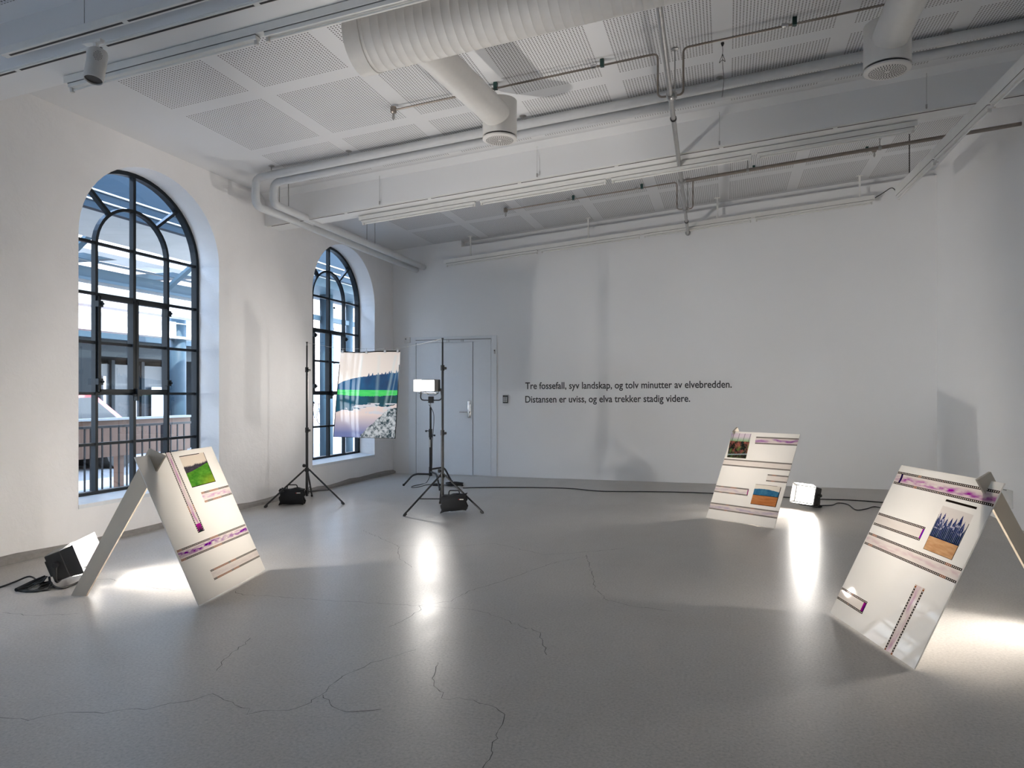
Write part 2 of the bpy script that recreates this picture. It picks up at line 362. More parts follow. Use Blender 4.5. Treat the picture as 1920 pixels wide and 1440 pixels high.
# ------------------------------------------------------------ double door in the back wall
d = bpy.data.objects.new('door_1', None); C.objects.link(d); d.location = (-4.24, YB, 0); d['kind'] = 'structure'; bpy.context.view_layer.update()
bb = MB()
bb.box(-5.02, -4.89, YB - .018, YB, 0, 2.241, bev=.003).box(-3.585, -3.496, YB - .018, YB, 0, 2.241, bev=.003).box(-4.89, -3.585, YB - .018, YB, 2.165, 2.241, bev=.003)
bb.box(-4.89, -3.585, YB - .030, YB - .018, 2.150, 2.185)
bb.build('door_frame', 'door', d, world=True)
def leaf(x0, x1, closer, hl):
    lf = MB().box(x0, x1, YB - .012, YB, .012, 2.15, bev=.002).build('door_leaf', 'door', d, world=True)
    for k_ in (0,): 
        g = MB().box(x0 - .004, x0, YB - .013, YB, .012, 2.15).build('gap_line', 'darkline', d, world=True)
    c_ = MB().box(closer[0], closer[1], YB - .06, YB - .012, 2.075, 2.135, bev=.004).build('door_closer', 'whitecool', lf); c_.matrix_parent_inverse = d.matrix_world.inverted()
    bb = MB()
    for z in hl: bb.box((x0 if x0 < -4.5 else x1) - .012, (x0 if x0 < -4.5 else x1) + .008, YB - .026, YB - .010, z - .05, z + .05, bev=.003)
    h_ = bb.build('hinge', 'chrome', lf, smooth=False); h_.matrix_parent_inverse = d.matrix_world.inverted()
    return lf
leaf(-4.885, -3.905, (-4.87, -4.60), (1.95, .85, .33)); leaf(-3.895, -3.594, (-3.88, -3.60), (1.92, 1.45, .72, .30))
bb = MB().box(-3.985, -3.93, YB - .018, YB - .012, .93, 1.20, bev=.006)
bb.lathe([(.014, 0), (.014, .05)], (-3.957, YB - .018, 1.02), (0, -1, 0), 14).tube(fillet([(-3.957, YB - .06, 1.02), (-4.11, YB - .06, 1.02)], .01), .010)
bb.lathe([(.016, 0), (.013, .016)], (-3.957, YB - .018, 1.15), (0, -1, 0), 14)
bb.build('door_handle', 'chrome', d, smooth=True, world=True)
for x0, x1 in ((-4.35, -4.30), (-4.10, -4.05)): MB().box(x0, x1, YB - .042, YB - .028, 2.15, 2.185, bev=.003).build('rail_clip', 'whitecool', d, world=True)
MB().box(-4.888, -3.59, YB - .036, YB - .028, 2.186, 2.194).build('gap_line', 'darkline', d, world=True)

t = thing('key_switch', 'small dark key switch beside the upper right door hinge', 'switch', (-3.53, YB - .018, 1.98))
MB().box(-.010, .010, -.012, 0, -.03, .035, bev=.003).build('switch_plate', 'steel', t); MB().lathe([(.008, 0), (.008, .012)], (0, -.012, .02), (0, -1, 0), 12).build('key_barrel', 'black', t)
t = thing('door_sensor', 'small white box with a dark dot above the left corner of the door frame', 'sensor', (-5.04, YB, 2.20))
MB().box(-.055, .055, -.04, 0, -.045, .045, bev=.008).build('sensor_case', 'white', t); MB().lathe([(.010, 0), (.008, .01)], (-.02, -.04, .015), (0, -1, 0), 12).build('lens', 'dark', t)
# keypad
kp = bw(948, 748.5); t = thing('keypad', 'black door keypad with white keys on the wall right of the door', 'keypad', (kp.x, YB, kp.z))
MB().box(-.042, .042, -.022, 0, -.062, .062, bev=.006).build('keypad_case', 'black', t)
for r_ in range(4):
    for c_ in range(3): MB().box(-.024 + c_ * .024 - .008, -.024 + c_ * .024 + .008, -.026, -.020, .028 - r_ * .021 - .007, .028 - r_ * .021 + .007, bev=.002).build('key', 'white', t)
# wall text
t = thing('wall_text', 'two lines of dark Norwegian lettering on the back wall', 'lettering', (-3.03, YB, 1.18))
bpy.context.view_layer.update()
def text_line(s_, x0, x1, z0, z1):
    cu = bpy.data.curves.new('text_line', 'FONT'); cu.body = s_; cu.size = .15; cu.extrude = .001; cu.resolution_u = 4; cu.offset = .0018
    tmp = bpy.data.objects.new('text_line', cu); C.objects.link(tmp); bpy.context.view_layer.update()
    me = bpy.data.meshes.new_from_object(tmp.evaluated_get(bpy.context.evaluated_depsgraph_get())); bpy.data.objects.remove(tmp)
    co = np.zeros(len(me.vertices) * 3); me.vertices.foreach_get('co', co); co = co.reshape(-1, 3)
    co[:, 0] = (co[:, 0] - co[:, 0].min()) * (x1 - x0) / (co[:, 0].max() - co[:, 0].min())
    line = bpy.data.objects.new('text_line', None); C.objects.link(line); line.parent = t
    line.rotation_euler = (PI / 2, -math.atan2(z1 - z0, x1 - x0), 0); line.location = (x0 + 3.03, -.002, z0 - 1.18)
    polys = [list(p.vertices) for p in me.polygons]; spans = sorted((min(co[v][0] for v in p), max(co[v][0] for v in p)) for p in polys)
    cuts = []; hi = spans[0][1]
    for a_, c_ in spans:
        if a_ - hi > .026: cuts.append((a_ + hi) / 2)
        hi = max(hi, c_)
    edges_ = [-1] + cuts + [99]
    for a_, c_ in zip(edges_, edges_[1:]):
        ps = [p for p in polys if a_ < co[p[0]][0] < c_]; ids = sorted({v for p in ps for v in p}); ix = {v: i for i, v in enumerate(ids)}
        m2 = bpy.data.meshes.new('word'); m2.from_pydata([tuple(co[v]) for v in ids], [], [[ix[v] for v in p] for p in ps]); m2.materials.append(M['text'])
        o = bpy.data.objects.new('word', m2); C.objects.link(o); o.parent = line
    return line
text_line('Tre fossefall, syv landskap, og tolv minutter av elvebredden.', -3.03, .074, 1.388, 1.402)
text_line('Distansen er uviss, og elva trekker stadig videre.', -3.03, -.512, 1.176, 1.196)
# cracks in the slab
CR = [[(150, 1087), (205, 1086), (255, 1097), (330, 1108)], [(440, 1109), (460, 1115), (570, 1123), (640, 1128), (715, 1132), (785, 1136), (865, 1141), (910, 1147), (960, 1168), (1010, 1186), (1022, 1215), (1025, 1228)],
      [(785, 1136), (845, 1127), (880, 1108), (935, 1092), (990, 1072), (1040, 1055), (1100, 1043)], [(1098, 1040), (1112, 1080), (1115, 1104), (1140, 1125), (1180, 1136), (1260, 1146)],
      [(680, 995), (745, 1023), (860, 1024), (930, 1019), (1020, 1040), (1090, 1036), (1170, 1028)], [(785, 1136), (790, 1143), (760, 1162), (730, 1175)],
      [(0, 1347), (60, 1348), (120, 1337), (200, 1335), (330, 1320), (400, 1300), (470, 1337), (560, 1328), (600, 1304), (640, 1270), (700, 1243), (780, 1218)],
      [(825, 1240), (810, 1272), (832, 1308), (880, 1310), (935, 1333), (945, 1350), (925, 1395), (905, 1440)], [(600, 1304), (625, 1325), (650, 1335), (715, 1330)], [(745, 1023), (750, 1048), (772, 1064)], [(0, 1149), (80, 1154), (150, 1150)], [(400, 1260), (430, 1230), (470, 1196)]]
for ln in CR:
    bb = MB(); pts = [fl(*p) for p in ln]; dense = []
    for a, c in zip(pts, pts[1:]):
        n = max(2, int((c - a).length / .035))
        for j in range(n): dense.append(a.lerp(c, j / n) + Vector((random.gauss(0, .006), random.gauss(0, .009), 0)))
    dense.append(pts[-1]); vs = []
    for i, p in enumerate(dense):
        dd = (dense[min(i + 1, len(dense) - 1)] - dense[max(i - 1, 0)]).normalized(); nn = Vector((-dd.y, dd.x, 0)) * random.uniform(.0006, .0019)
        vs.append((bb.b.verts.new(p + nn + Vector((0, 0, .0008))), bb.b.verts.new(p - nn + Vector((0, 0, .0008)))))
    for a, c in zip(vs, vs[1:]): bb.b.faces.new((a[0], a[1], c[1], c[0]))
    bb.build('crack', 'crack', f)

# ------------------------------------------------------------ services under the ceiling
def pipe(name, label, pts, r, mat, cat='pipe', group=None, seg=20): return tag(MB().tube(pts, r, seg).build(name, mat, None, True), label, cat, group)
zt = lambda X: 3.647 + .0875 * (X + 4.89)
pipe('heating_pipe', 'white pipe hung under the ceiling, nearer the camera, turning down and along the window wall', fillet([(XR - .01, 6.75, zt(XR)), (-4.89, 6.75, zt(-4.89)), (-4.88, 6.73, 3.345), (-4.88, YB - .01, 3.345)], .09, 8), .043, 'whitecool', group='white heating pipes')
zt2 = lambda X: 3.613 + .0865 * (X + 4.777)
pipe('heating_pipe', 'white pipe running behind and below its twin, turning down at the window wall', fillet([(XR - .01, 6.88, zt2(XR)), (-4.74, 6.86, zt2(-4.74)), (-4.75, 6.86, 3.385), (-4.75, YB - .01, 3.385)], .09, 8), .043, 'whitecool', group='white heating pipes')
def hanger(x, y, z0, label, grp, r=.005, name='pipe_hanger'):
    tt = thing(name, label, 'hanger', (x, y, z0), group=grp); zc = cz(x) - z0
    MB().tube([(0, 0, 0), (0, 0, zc)], r, 8).build('rod', 'steel', tt, True); MB().lathe([(.032, 0), (.030, -.008), (.012, -.014)], (0, 0, zc)).build('ceiling_disc', 'steel', tt, True)
    return tt
ORD = ('leftmost', 'second from left', 'third from left', 'fourth from left', 'rightmost')
for i, (x, y) in enumerate(((-4.66, 6.70), (-3.75, 6.72), (-1.88, 6.72), (-.06, 6.74), (1.744, 6.72))):
    hanger(x, y, zt(x) + .03, ORD[i] + ' of the five short steel rods above the white pipe run', 'hangers of the white pipes')
for (px, py), X, zz, wh in (((524, 346), -4.88, 3.38, 'left rod of the nearer pair'), ((541, 344), -4.75, 3.42, 'right rod of the nearer pair'), ((688, 427), -4.88, 3.38, 'left rod of the farther pair'), ((703, 425), -4.75, 3.42, 'right rod of the farther pair')):
    p = plane(px, py, (1, 0, 0), X); hanger(X, p.y, zz, 'long thin steel ' + wh + ' holding the pipes by the window wall', 'long hangers by the window wall')
# sprinkler main and branches
zm = 3.69
A0, A1 = Vector((-.33, 1.5, zm + .01)), Vector((-.543, YB, zm - .008))
root = thing('sprinkler_main', 'grey steel sprinkler main crossing the ceiling towards the back wall', 'pipe', (0, 0, 0))
MB().tube([A0, A0.lerp(A1, .5), A1], .021, 16).build('pipe_run', 'steel', root, True)
def on_main(y): return A0.lerp(A1, (y - A0.y) / (A1.y - A0.y))
for y, r_ in ((5.93, .034), (9.57, .032), (8.33, .032)):
    p = on_main(y); MB().lathe([(.026, -.045), (r_, -.035), (r_, .035), (.026, .045)], p, (0, 1, 0), 16).lathe([(.02, 0), (.024, .05)], p, (1, 0, 0), 12).build('tee_fitting', 'steel', root, True)
for y in (6.42, 10.25): MB().lathe([(.028, -.012), (.028, .012)], on_main(y), (0, 1, 0), 16).build('pipe_clamp', 'dark', root, True)
MB().lathe([(.04, 0), (.03, -.02)], A1, (0, 1, 0), 16).build('wall_rosette', 'steel', root, True)
hanger(on_main(6.02).x + .03, 6.02, zm, 'blue-grey rod with disc beside the first tee of the sprinkler main', 'hangers of the sprinkler main')
hanger(on_main(9.6).x + .03, 9.64, zm, 'steel rod above the farther tee of the sprinkler main', 'hangers of the sprinkler main')
def branch(y, xe, side, label, heads, clamps, r_=.0085):
    tt = thing('sprinkler_branch', label, 'pipe', (0, 0, 0), group='sprinkler branches'); m = on_main(y)
    x1 = m.x + side * .10; zb = cz(x1) - .05
    MB().tube(fillet([m, (x1, y, m.z), (x1, y, zb), (xe, y, cz(xe) - .05)], .045), r_, 10).build('pipe_run', 'copper', tt, True)
    for x in clamps:
        z = cz(x) - .05; MB().box(x - .016, x + .016, y - .018, y + .018, z - .012, z + .05, bev=.003).build('pipe_clamp', 'green', tt)
        MB().lathe([(.012, -.05), (.017, -.045), (.017, -.01), (.012, 0)], (x - .045, y, z), (1, 0, 0), 12).build('coupling', 'chrome', tt, True)
    for x in heads:
        z = cz(x) - .05; hd = MB().lathe([(.024, .03), (.028, .02), (.028, -.02), (.018, -.03)], (x, y, z), (0, 0, 1), 14).build('sprinkler_head', 'copper', tt, True)
        MB().lathe([(.012, 0), (.010, -.03), (.016, -.032), (.004, -.06)], (x, y, z - .03), (0, 0, 1), 12).build('nozzle', 'steel', hd, True)
branch(5.93, -2.86, -1, 'thin sprinkler pipe left of the main, passing over the first branch duct', [-2.86], [-1.90, -.98])
branch(5.93, 2.5, 1, 'thin sprinkler pipe right of the main, under the near ceiling field', [], [.50])
branch(9.57, -2.92, -1, 'thin sprinkler pipe left of the main in the far ceiling bay', [-2.92], [-1.97, -1.06])
branch(9.57, 1.72, 1, 'thin sprinkler pipe right of the main in the far ceiling bay', [1.70], [.33, 1.62])
q0 = on_main(8.33); q1 = plane(1915, 232, (1, 0, 0), XR)
root2 = thing('sprinkler_feed_pipe', 'brownish steel feed pipe running from the main to the right wall', 'pipe', (0, 0, 0))
MB().tube([q0, Vector(q1)], .019, 16).build('pipe_run', 'copper', root2, True)
for px in (1352, 1605):
    tt_ = (px - 1283) / (1915 - 1283); 
    pp = q0.lerp(Vector(q1), .62 if px > 1500 else .22)
    MB().lathe([(.025, -.014), (.025, .014)], pp, (1, 0, 0), 14).tube([pp, (pp.x, pp.y, cz(pp.x))], .005, 8).build('pipe_hanger', 'steel', root2)
# hook with loose cable
h = tag(MB().lathe([(.012, .012), (.014, 0), (.006, -.02)], (-.03, 6.09, 4.13), (0, 0, 1), 10).tube(spline([(-.03, 6.09, 4.12), (-.03, 6.09, 4.05), (-.055, 6.09, 3.98), (-.03, 6.09, 4.0), (-.01, 6.09, 3.985), (-.03, 6.09, 4.05)]), .0022, 6).tube(spline([(-.03, 6.09, 4.05), (-.028, 6.09, 3.95), (-.02, 6.09, 3.85), (-.026, 6.09, 3.76), (-.034, 6.09, 3.70)]), .002, 6).build('ceiling_hook', 'dark'), 'small black ceiling hook with a looped thin wire hanging from it', 'hook')

# air ducts and diffusers
def diffuser(x, y, z, r_, h_, label):
    tt = thing('air_diffuser', label, 'air diffuser', (x, y, z), group='round air diffusers')
    MB().lathe([(r_, 0), (r_, h_), (r_ * .98, h_ + .004), (.01, h_ + .004)], (0, 0, .028), seg=48).build('housing', 'duct', tt, True)
    MB().lathe([(r_ * .93, 0), (r_ * .93, .03)], (0, 0, .0), seg=40).build('gap_ring', 'dark', tt, True)
    MB().lathe([(.01, -.008), (r_ * .92, -.008), (r_ * 1.0, 0), (r_ * 1.0, .012), (r_ * .9, .016)], seg=48).build('grille_plate', 'duct', tt, True)
    bb = MB()
    for i in range(7):
        rr_ = r_ * (.16 + .10 * i); n_ = 10 + 5 * i
        for j in range(n_):
            a_ = 2 * PI * j / n_ + i * .25
            m_ = Matrix.Rotation(a_, 4, 'Z') @ Matrix.Translation((rr_, 0, -.0088))
            bb.box(-.0055, .0055, -.0028, .0028, -.0005, .0005, mat=m_)
    bb.build('grille_slots', 'dark', tt)
    return tt
D1 = (-1.875, 5.97, 3.50); D2 = (1.10, 5.72, 3.61)
diffuser(*D1, .148, .30, 'cream cylinder air diffuser left of the ceiling middle, at the end of the slanting duct')
diffuser(*D2, .155, .30, 'cream cylinder air diffuser near the upper right corner, fed by a short duct')
def duct(name, p0, p1, r_, label, rib=True, group=None):
    p0, p1 = Vector(p0), Vector(p1); L_ = (p1 - p0).length; ax = (p1 - p0).normalized(); prof = []
    n_ = int(L_ / .03)
    for i in range(n_ + 1):
        t_ = L_ * i / n_; prof.append((r_, t_))
        if rib and 0 < i < n_ and i % 2 == 0: prof += [(r_ + .0026, t_ + .005), (r_, t_ + .010)]
    return tag(MB().lathe([(r_ * .1, 0)] + prof + [(r_ * .1, L_)], p0, ax, 40).build(name, 'duct', None, True), label, 'duct', group)
DY, DZ = 4.36, 3.66
dz = lambda X: DZ + .0875 * (X + 2.2)
bd = duct('supply_duct', (-2.36, DY, dz(-2.36)), (2.6, DY, dz(2.6)), .20, 'wide spiral air duct at the top edge, closed at its left end', True)
tag(MB().lathe([(.206, -.01), (.206, .10)], (-2.36, DY, dz(-2.36)), Vector((1, 0, .0875)), 40).build('duct_end_collar', 'duct', bd, True), '', '')
for k_ in ('label', 'category'): del bpy.data.objects['duct_end_collar'][k_]
duct('branch_duct', (-2.0, DY + .12, dz(-2.0) + .02), (D1[0], D1[1] - .05, D1[2] + .19), .118, 'white duct slanting down to the left diffuser', False, 'branch ducts')
duct('branch_duct', (1.16, DY + .12, dz(1.16) + .02), (D2[0], D2[1] - .05, D2[2] + .19), .118, 'white duct dropping from the top edge to the right diffuser', False, 'branch ducts')

# light trunking with tube battens
def trunk(p0, p1, label, segs, slot=True, wires=(), w_=.055, h_=.05, gap=None, batten=True, side=-1):
    p0, p1 = Vector(p0), Vector(p1); L_ = (p1 - p0).length; ax = (p1 - p0).normalized(); up = Vector((0, 0, 1)); s_ = ax.cross(up).normalized(); up = s_.cross(ax)
    m = Matrix(((ax.x, s_.x, up.x, p0.x), (ax.y, s_.y, up.y, p0.y), (ax.z, s_.z, up.z, p0.z), (0, 0, 0, 1)))
    tt = thing('light_trunking', label, 'light fitting', mat=m, group='linear light fittings')
    MB().box(0, L_, -w_ / 2, w_ / 2, 0, h_, bev=.004).build('rail', 'white', tt)
    if batten:
        n_ = max(1, round(L_ / segs)); sl = L_ / n_
        for i in range(n_):
            a_, c_ = i * sl + .03, (i + 1) * sl - .03
            bt = MB().box(a_, c_, -w_ * .42, w_ * .42, -.030, -.004, bev=.004).build('batten', 'white', tt)
            MB().box(a_, c_, -w_ * .44, w_ * .44, -.005, .001).build('shadow_joint', 'darkline', tt)
            MB().tube([(a_ + .03, 0, -.045), (c_ - .03, 0, -.045)], .008, 10).build('lamp_tube', 'white', bt, True)
            for q in (a_ + .012, c_ - .012): MB().box(q - .010, q + .010, -.012, .012, -.058, -.025, bev=.003).build('lamp_holder', 'duct', bt)
    return tt
def track(p0, p1, label, breaks, w_=.036, h_=.035):
    p0, p1 = Vector(p0), Vector(p1); L_ = (p1 - p0).length; ax = (p1 - p0).normalized(); up = Vector((0, 0, 1)); s_ = ax.cross(up).normalized(); up = s_.cross(ax)
    m = Matrix(((ax.x, s_.x, up.x, p0.x), (ax.y, s_.y, up.y, p0.y), (ax.z, s_.z, up.z, p0.z), (0, 0, 0, 1)))
    tt = thing('lighting_track', label, 'lighting track', mat=m, group='spotlight tracks')
    MB().box(0, L_, -w_ / 2, w_ / 2, 0, h_, bev=.003).build('track_profile', 'white', tt)
    e = [.03] + [b_ for b_ in breaks if b_ < L_] + [L_ - .03]
    for a_, c_ in zip(e, e[1:]): MB().box(a_ + .02, c_ - .02, -.008, .008, -.0015, .002).build('track_slot', 'dark', tt)
    return tt
def soff(X, Y=None): return cz(X) - .365
B1a, B1b = (-5.28, 7.525, soff(-5.28) - .012), (XR - .02, 7.525, soff(XR - .02) - .012)
track(B1a, B1b, 'white lighting track along the near edge of the far beam', [1.05, 2.1, 3.15, 4.2, 5.25, 6.3])
trunk((-4.17, 7.74, soff(-4.17) - .062), (1.75, 7.74, soff(1.75) - .062), 'white light trunking with tubes along the underside of the far beam', 1.48)
B0a, B0b = (-5.28, 3.585, soff(-5.28) - .012), (XR - .02, 3.585, soff(XR - .02) - .012)
track(B0a, B0b, 'white lighting track along the near beam at the upper left', [.9, 1.6, 2.7, 3.2, 4.2])
trunk((-4.22, 3.80, soff(-4.2) - .055), (-1.2, 3.80, soff(-1.2) - .055), 'white light trunking with tubes under the near beam at the upper left', 1.5)
track((-4.36, 3.47, 3.425), (-1.2, 3.47, 3.425 + .0875 * 3.16), 'wider white track hung on a wire in front of the near beam, carrying the spotlight', [.95], .05, .045)
trunk((-4.33, 10.84, 3.395), (1.93, 10.84, 3.395 + .0885 * 6.26), 'white light trunking with tubes along the back wall', 1.55, h_=.06)
tr_ = trunk((1.95, 9.56, 3.66), (2.17, 3.9, 3.66), 'white light trunking running towards the camera near the right wall', 1.5, h_=.10)
tag(MB().tube(spline([(1.93, 10.84, 3.97), (2.0, 10.7, 3.99), (1.99, 10.1, 3.9), (1.95, 9.6, 3.72)]), .006, 8).build('supply_cable', 'dark'), 'dark supply cable drooping between the back trunking and the right trunking', 'cable')
# brackets and wires
for i, (px, py) in enumerate(((882, 445), (1103, 405), (1345, 372), (1612, 322))):
    p = bw(px, py, 10.84); x = p.x; zb = 3.395 + .0885 * (x + 4.33) + .06
    tt = thing('bracket', ('leftmost', 'second from left', 'third from left', 'rightmost')[i] + ' white drop bracket of the trunking along the back wall', 'bracket', (x, 10.84, zb), group='drop brackets of the back trunking')
    MB().box(-.012, .012, -.012, .012, 0, cz(x) - zb, bev=.003).box(-.04, .04, -.03, .03, cz(x) - zb - .008, cz(x) - zb).build('post', 'white', tt)
for i, (x, px) in enumerate(((-3.776, 712), (-1.93, 1008), (-.066, 1349), (1.763, 1737))):
    tt = thing('suspension_wire', ('leftmost', 'second from left', 'third from left', 'rightmost')[i] + ' thin suspension wire in front of the far beam', 'wire', (x, 7.47, soff(x) + .03), group='suspension wires at the far beam')
    MB().tube([(0, 0, .0), (0, 0, cz(x, .0) - soff(x) - .03)], .0018, 6).build('wire', 'steel', tt); MB().lathe([(.008, 0), (.008, -.03), (.004, -.04)], (0, 0, .01), seg=10).build('ferrule', 'steel', tt)
x = -3.72; tag(MB().tube([(x, 3.47, 3.50), (x, 3.47, cz(x))], .002, 6).lathe([(.008, 0), (.008, .03)], (x, 3.47, 3.505), seg=10).build('suspension_wire', 'steel'), 'thin suspension wire above the white spotlight at the upper left', 'wire')
tag(MB().tube([(2.03, 9.35, 3.76), (2.03, 9.35, cz(2.03))], .006, 6).build('suspension_chain', 'dark'), 'dark chain from the ceiling to the end of the right trunking', 'chain')
# spotlight
sx = -3.70; sl_ = plane(180, 108, (0, 1, 0), 3.47)
t = thing('spotlight', 'white cylinder spotlight with dark lens hanging from the track at the upper left', 'spotlight', (sl_.x, 3.47, sl_.z))
MB().box(-.09, .05, -.018, .018, .085, .105, bev=.004).box(-.012, .012, -.012, .012, .03, .09, bev=.003).build('track_adapter', 'white', t)
ax_ = Vector((.03, -.22, -1)).normalized()
MB().box(-.045, -.030, -.03, .03, -.06, .05, bev=.004).build('bracket_arm', 'white', t)
hd = MB().lathe([(.02, -.02), (.050, -.015), (.055, .0), (.055, .17), (.052, .178), (.049, .178), (.049, .16)], (0.015, 0, .02), ax_, 36, close=False).build('spot_body', 'duct', t, True)
MB().lathe([(.001, .0), (.0495, .0), (.0495, -.01)], Vector((.015, 0, .02)) + ax_ * .168, ax_, 32).build('lens', 'black', t, True)
bb = MB()
for i in range(7):
    for j in range(7):
        if abs(i - 3) + abs(j - 3) > 4: continue
        a_ = R(-62 + i * 7.5); p = Vector((.015, 0, .02)) + ax_ * (.015 + j * .0095); u_ = ax_.orthogonal().normalized(); 
        d_ = Vector((math.cos(a_), math.sin(a_), 0)); d_ = (d_ - ax_ * d_.dot(ax_)).normalized(); bb.lathe([(.0022, .0546), (.0022, .0556)], p, d_, 6)
bb.build('vent_holes', 'dark', t)

# ------------------------------------------------------------ colour prints
def grid_print(name, parent, P, nx, ny, colf, mat='print', zoff=None, bend=None):
    """P(u,v)->point; colf(u,v)->linear rgb arrays on the faces"""
    u = np.linspace(0, 1, nx + 1); v = np.linspace(0, 1, ny + 1)
    verts = [P(a, c) for c in v for a in u]
    faces = [(j * (nx + 1) + i, j * (nx + 1) + i + 1, (j + 1) * (nx + 1) + i + 1, (j + 1) * (nx + 1) + i) for j in range(ny) for i in range(nx)]
    me = bpy.data.meshes.new(name); me.from_pydata([tuple(q) for q in verts], [], faces)
    U, V = np.meshgrid((np.arange(nx) + .5) / nx, (np.arange(ny) + .5) / ny)
    col = np.ones((ny * nx, 4)); col[:, :3] = np.clip(colf(U, V), 0, 1).reshape(-1, 3)
    ca_ = me.color_attributes.new('print', 'FLOAT_COLOR', 'CORNER'); ca_.data.foreach_set('color', np.repeat(col, 4, axis=0).ravel())
    me.materials.append(M[mat]); o = bpy.data.objects.new(name, me); C.objects.link(o); o.parent = parent; return o
_perm = rng.random((64, 64))
def vn(x, y):
    xi, yi = np.floor(x).astype(int), np.floor(y).astype(int); fx_, fy_ = x - xi, y - yi; fx_ = fx_ * fx_ * (3 - 2 * fx_); fy_ = fy_ * fy_ * (3 - 2 * fy_)
    g = lambda a, c: _perm[a % 64, c % 64]
    return (g(xi, yi) * (1 - fx_) + g(xi + 1, yi) * fx_) * (1 - fy_) + (g(xi, yi + 1) * (1 - fx_) + g(xi + 1, yi + 1) * fx_) * fy_
def fbm(x, y, o_=4):
    s_ = 0; a_ = .5
    for i in range(o_): s_ = s_ + a_ * vn(x * 2 ** i + 7.3 * i, y * 2 ** i + 3.1 * i); a_ /= 2
    return s_
def L3(c): return np.array(srgb(*c))
def mixc(a, b, f): return a * (1 - f[..., None]) + b * f[..., None]
def const(U, c): return np.broadcast_to(L3(c), U.shape + (3,)).copy()
# v runs from the bottom (0) to the top (1)
def pic_meadow(U, V):
    c = const(U, (238, 228, 218)); hz = .60 + .05 * U + .08 * fbm(U * 6, U * 0 + 2) ; gr = .45 + .22 * U ** 1.3
    c = np.where((V < hz + .03 * (U * 17 % 1 > .5))[..., None], mixc(const(U, (92, 84, 96)), const(U, (40, 48, 62)), fbm(U * 16, V * 16)), c)
    g = mixc(const(U, (40, 120, 40)), const(U, (120, 190, 70)), np.clip(fbm(U * 9, V * 18) * 1.1 + .2 * (gr - V), 0, 1)); g = mixc(g, const(U, (200, 190, 60)), np.clip((.35 - V) * (U - .3) * 3, 0, .7))
    c = np.where((V < gr)[..., None], g * .85, c); fr = ((V < .025) | (U > .985) | ((V > .98) & (U < .8))); return np.where(fr[..., None], const(U, (30, 25, 25)), c)
def pic_flowers(U, V):
    n_ = fbm(U * 14, V * 14, 5); c = mixc(const(U, (40, 50, 48)), const(U, (190, 120, 110)), np.clip((n_ - .35) * 3.2, 0, 1) * np.clip(1.3 - abs(V - .5) * 3, .1, 1)); c = mixc(c, const(U, (120, 150, 90)), np.clip((fbm(U * 9 + 5, V * 9) - .5) * 3, 0, 1))
    c = np.where((V > .68)[..., None], mixc(const(U, (150, 200, 150)), const(U, (235, 225, 240)), np.clip((V - .66) * 5, 0, 1)), c)
    st = (abs((U + .12 * (1 - V)) * 3.6 % 1 - .5) < .035) & (V > .2); c = np.where(st[..., None], const(U, (70, 75, 90)), c)
    br = abs(V - .12 - .06 * U) < .02; return np.where(br[..., None], const(U, (170, 190, 200)), c)
def pic_field(U, V):
    c = const(U, (242, 238, 232)); hz = .72 + .07 * np.sin(U * 3 + .5) + .02 * fbm(U * 12, U * 0)
    c = np.where((V < hz)[..., None], mixc(const(U, (45, 115, 165)), const(U, (105, 170, 200)), fbm(U * 16, V * 10)), c)
    f_ = mixc(const(U, (190, 125, 75)), const(U, (235, 180, 130)), fbm(U * 5, V * 40)); c = np.where((V < .46)[..., None], f_, c); c = np.where((abs(V - .47) < .012)[..., None], const(U, (40, 50, 70)), c)
    fr = (V < .02) | ((U > .975) & (V < .96)) | ((V > .982) & (U < .85)); return np.where(fr[..., None], const(U, (45, 35, 35)), c)
def pic_forest(U, V):
    c = const(U, (240, 236, 236)); ph = U * 7.5; k_ = np.floor(ph); hgt_ = .80 + .17 * ((np.sin(k_ * 12.9 + 1) * 43758.5) % 1); tri = abs(ph % 1 - .5) * 2
    hz = hgt_ - tri * .22 - .05 * fbm(U * 40, V * 40); c = np.where((V < hz)[..., None], mixc(const(U, (60, 70, 150)), const(U, (25, 45, 70)), np.clip(fbm(U * 30, V * 20) + (.75 - V) * .8, 0, 1)), c)
    c = np.where(((V < hz) & (fbm(U * 22, V * 24 + 9) > .60) & (V > .5))[..., None], const(U, (205, 205, 230)), c)
    tr = (abs(U * 19 % 1 - .5) < .10) & (V < .72) & (V > .33); c = np.where(tr[..., None], const(U, (150, 165, 195)), c)
    gnd = mixc(const(U, (200, 150, 110)), const(U, (240, 205, 165)), fbm(U * 6, V * 40)); c = np.where((V < .31)[..., None], gnd, c)
    fr = ((U < .012) | (U > .985)) & (V < .8) | (V < .008); return np.where(fr[..., None], const(U, (30, 30, 35)), c)
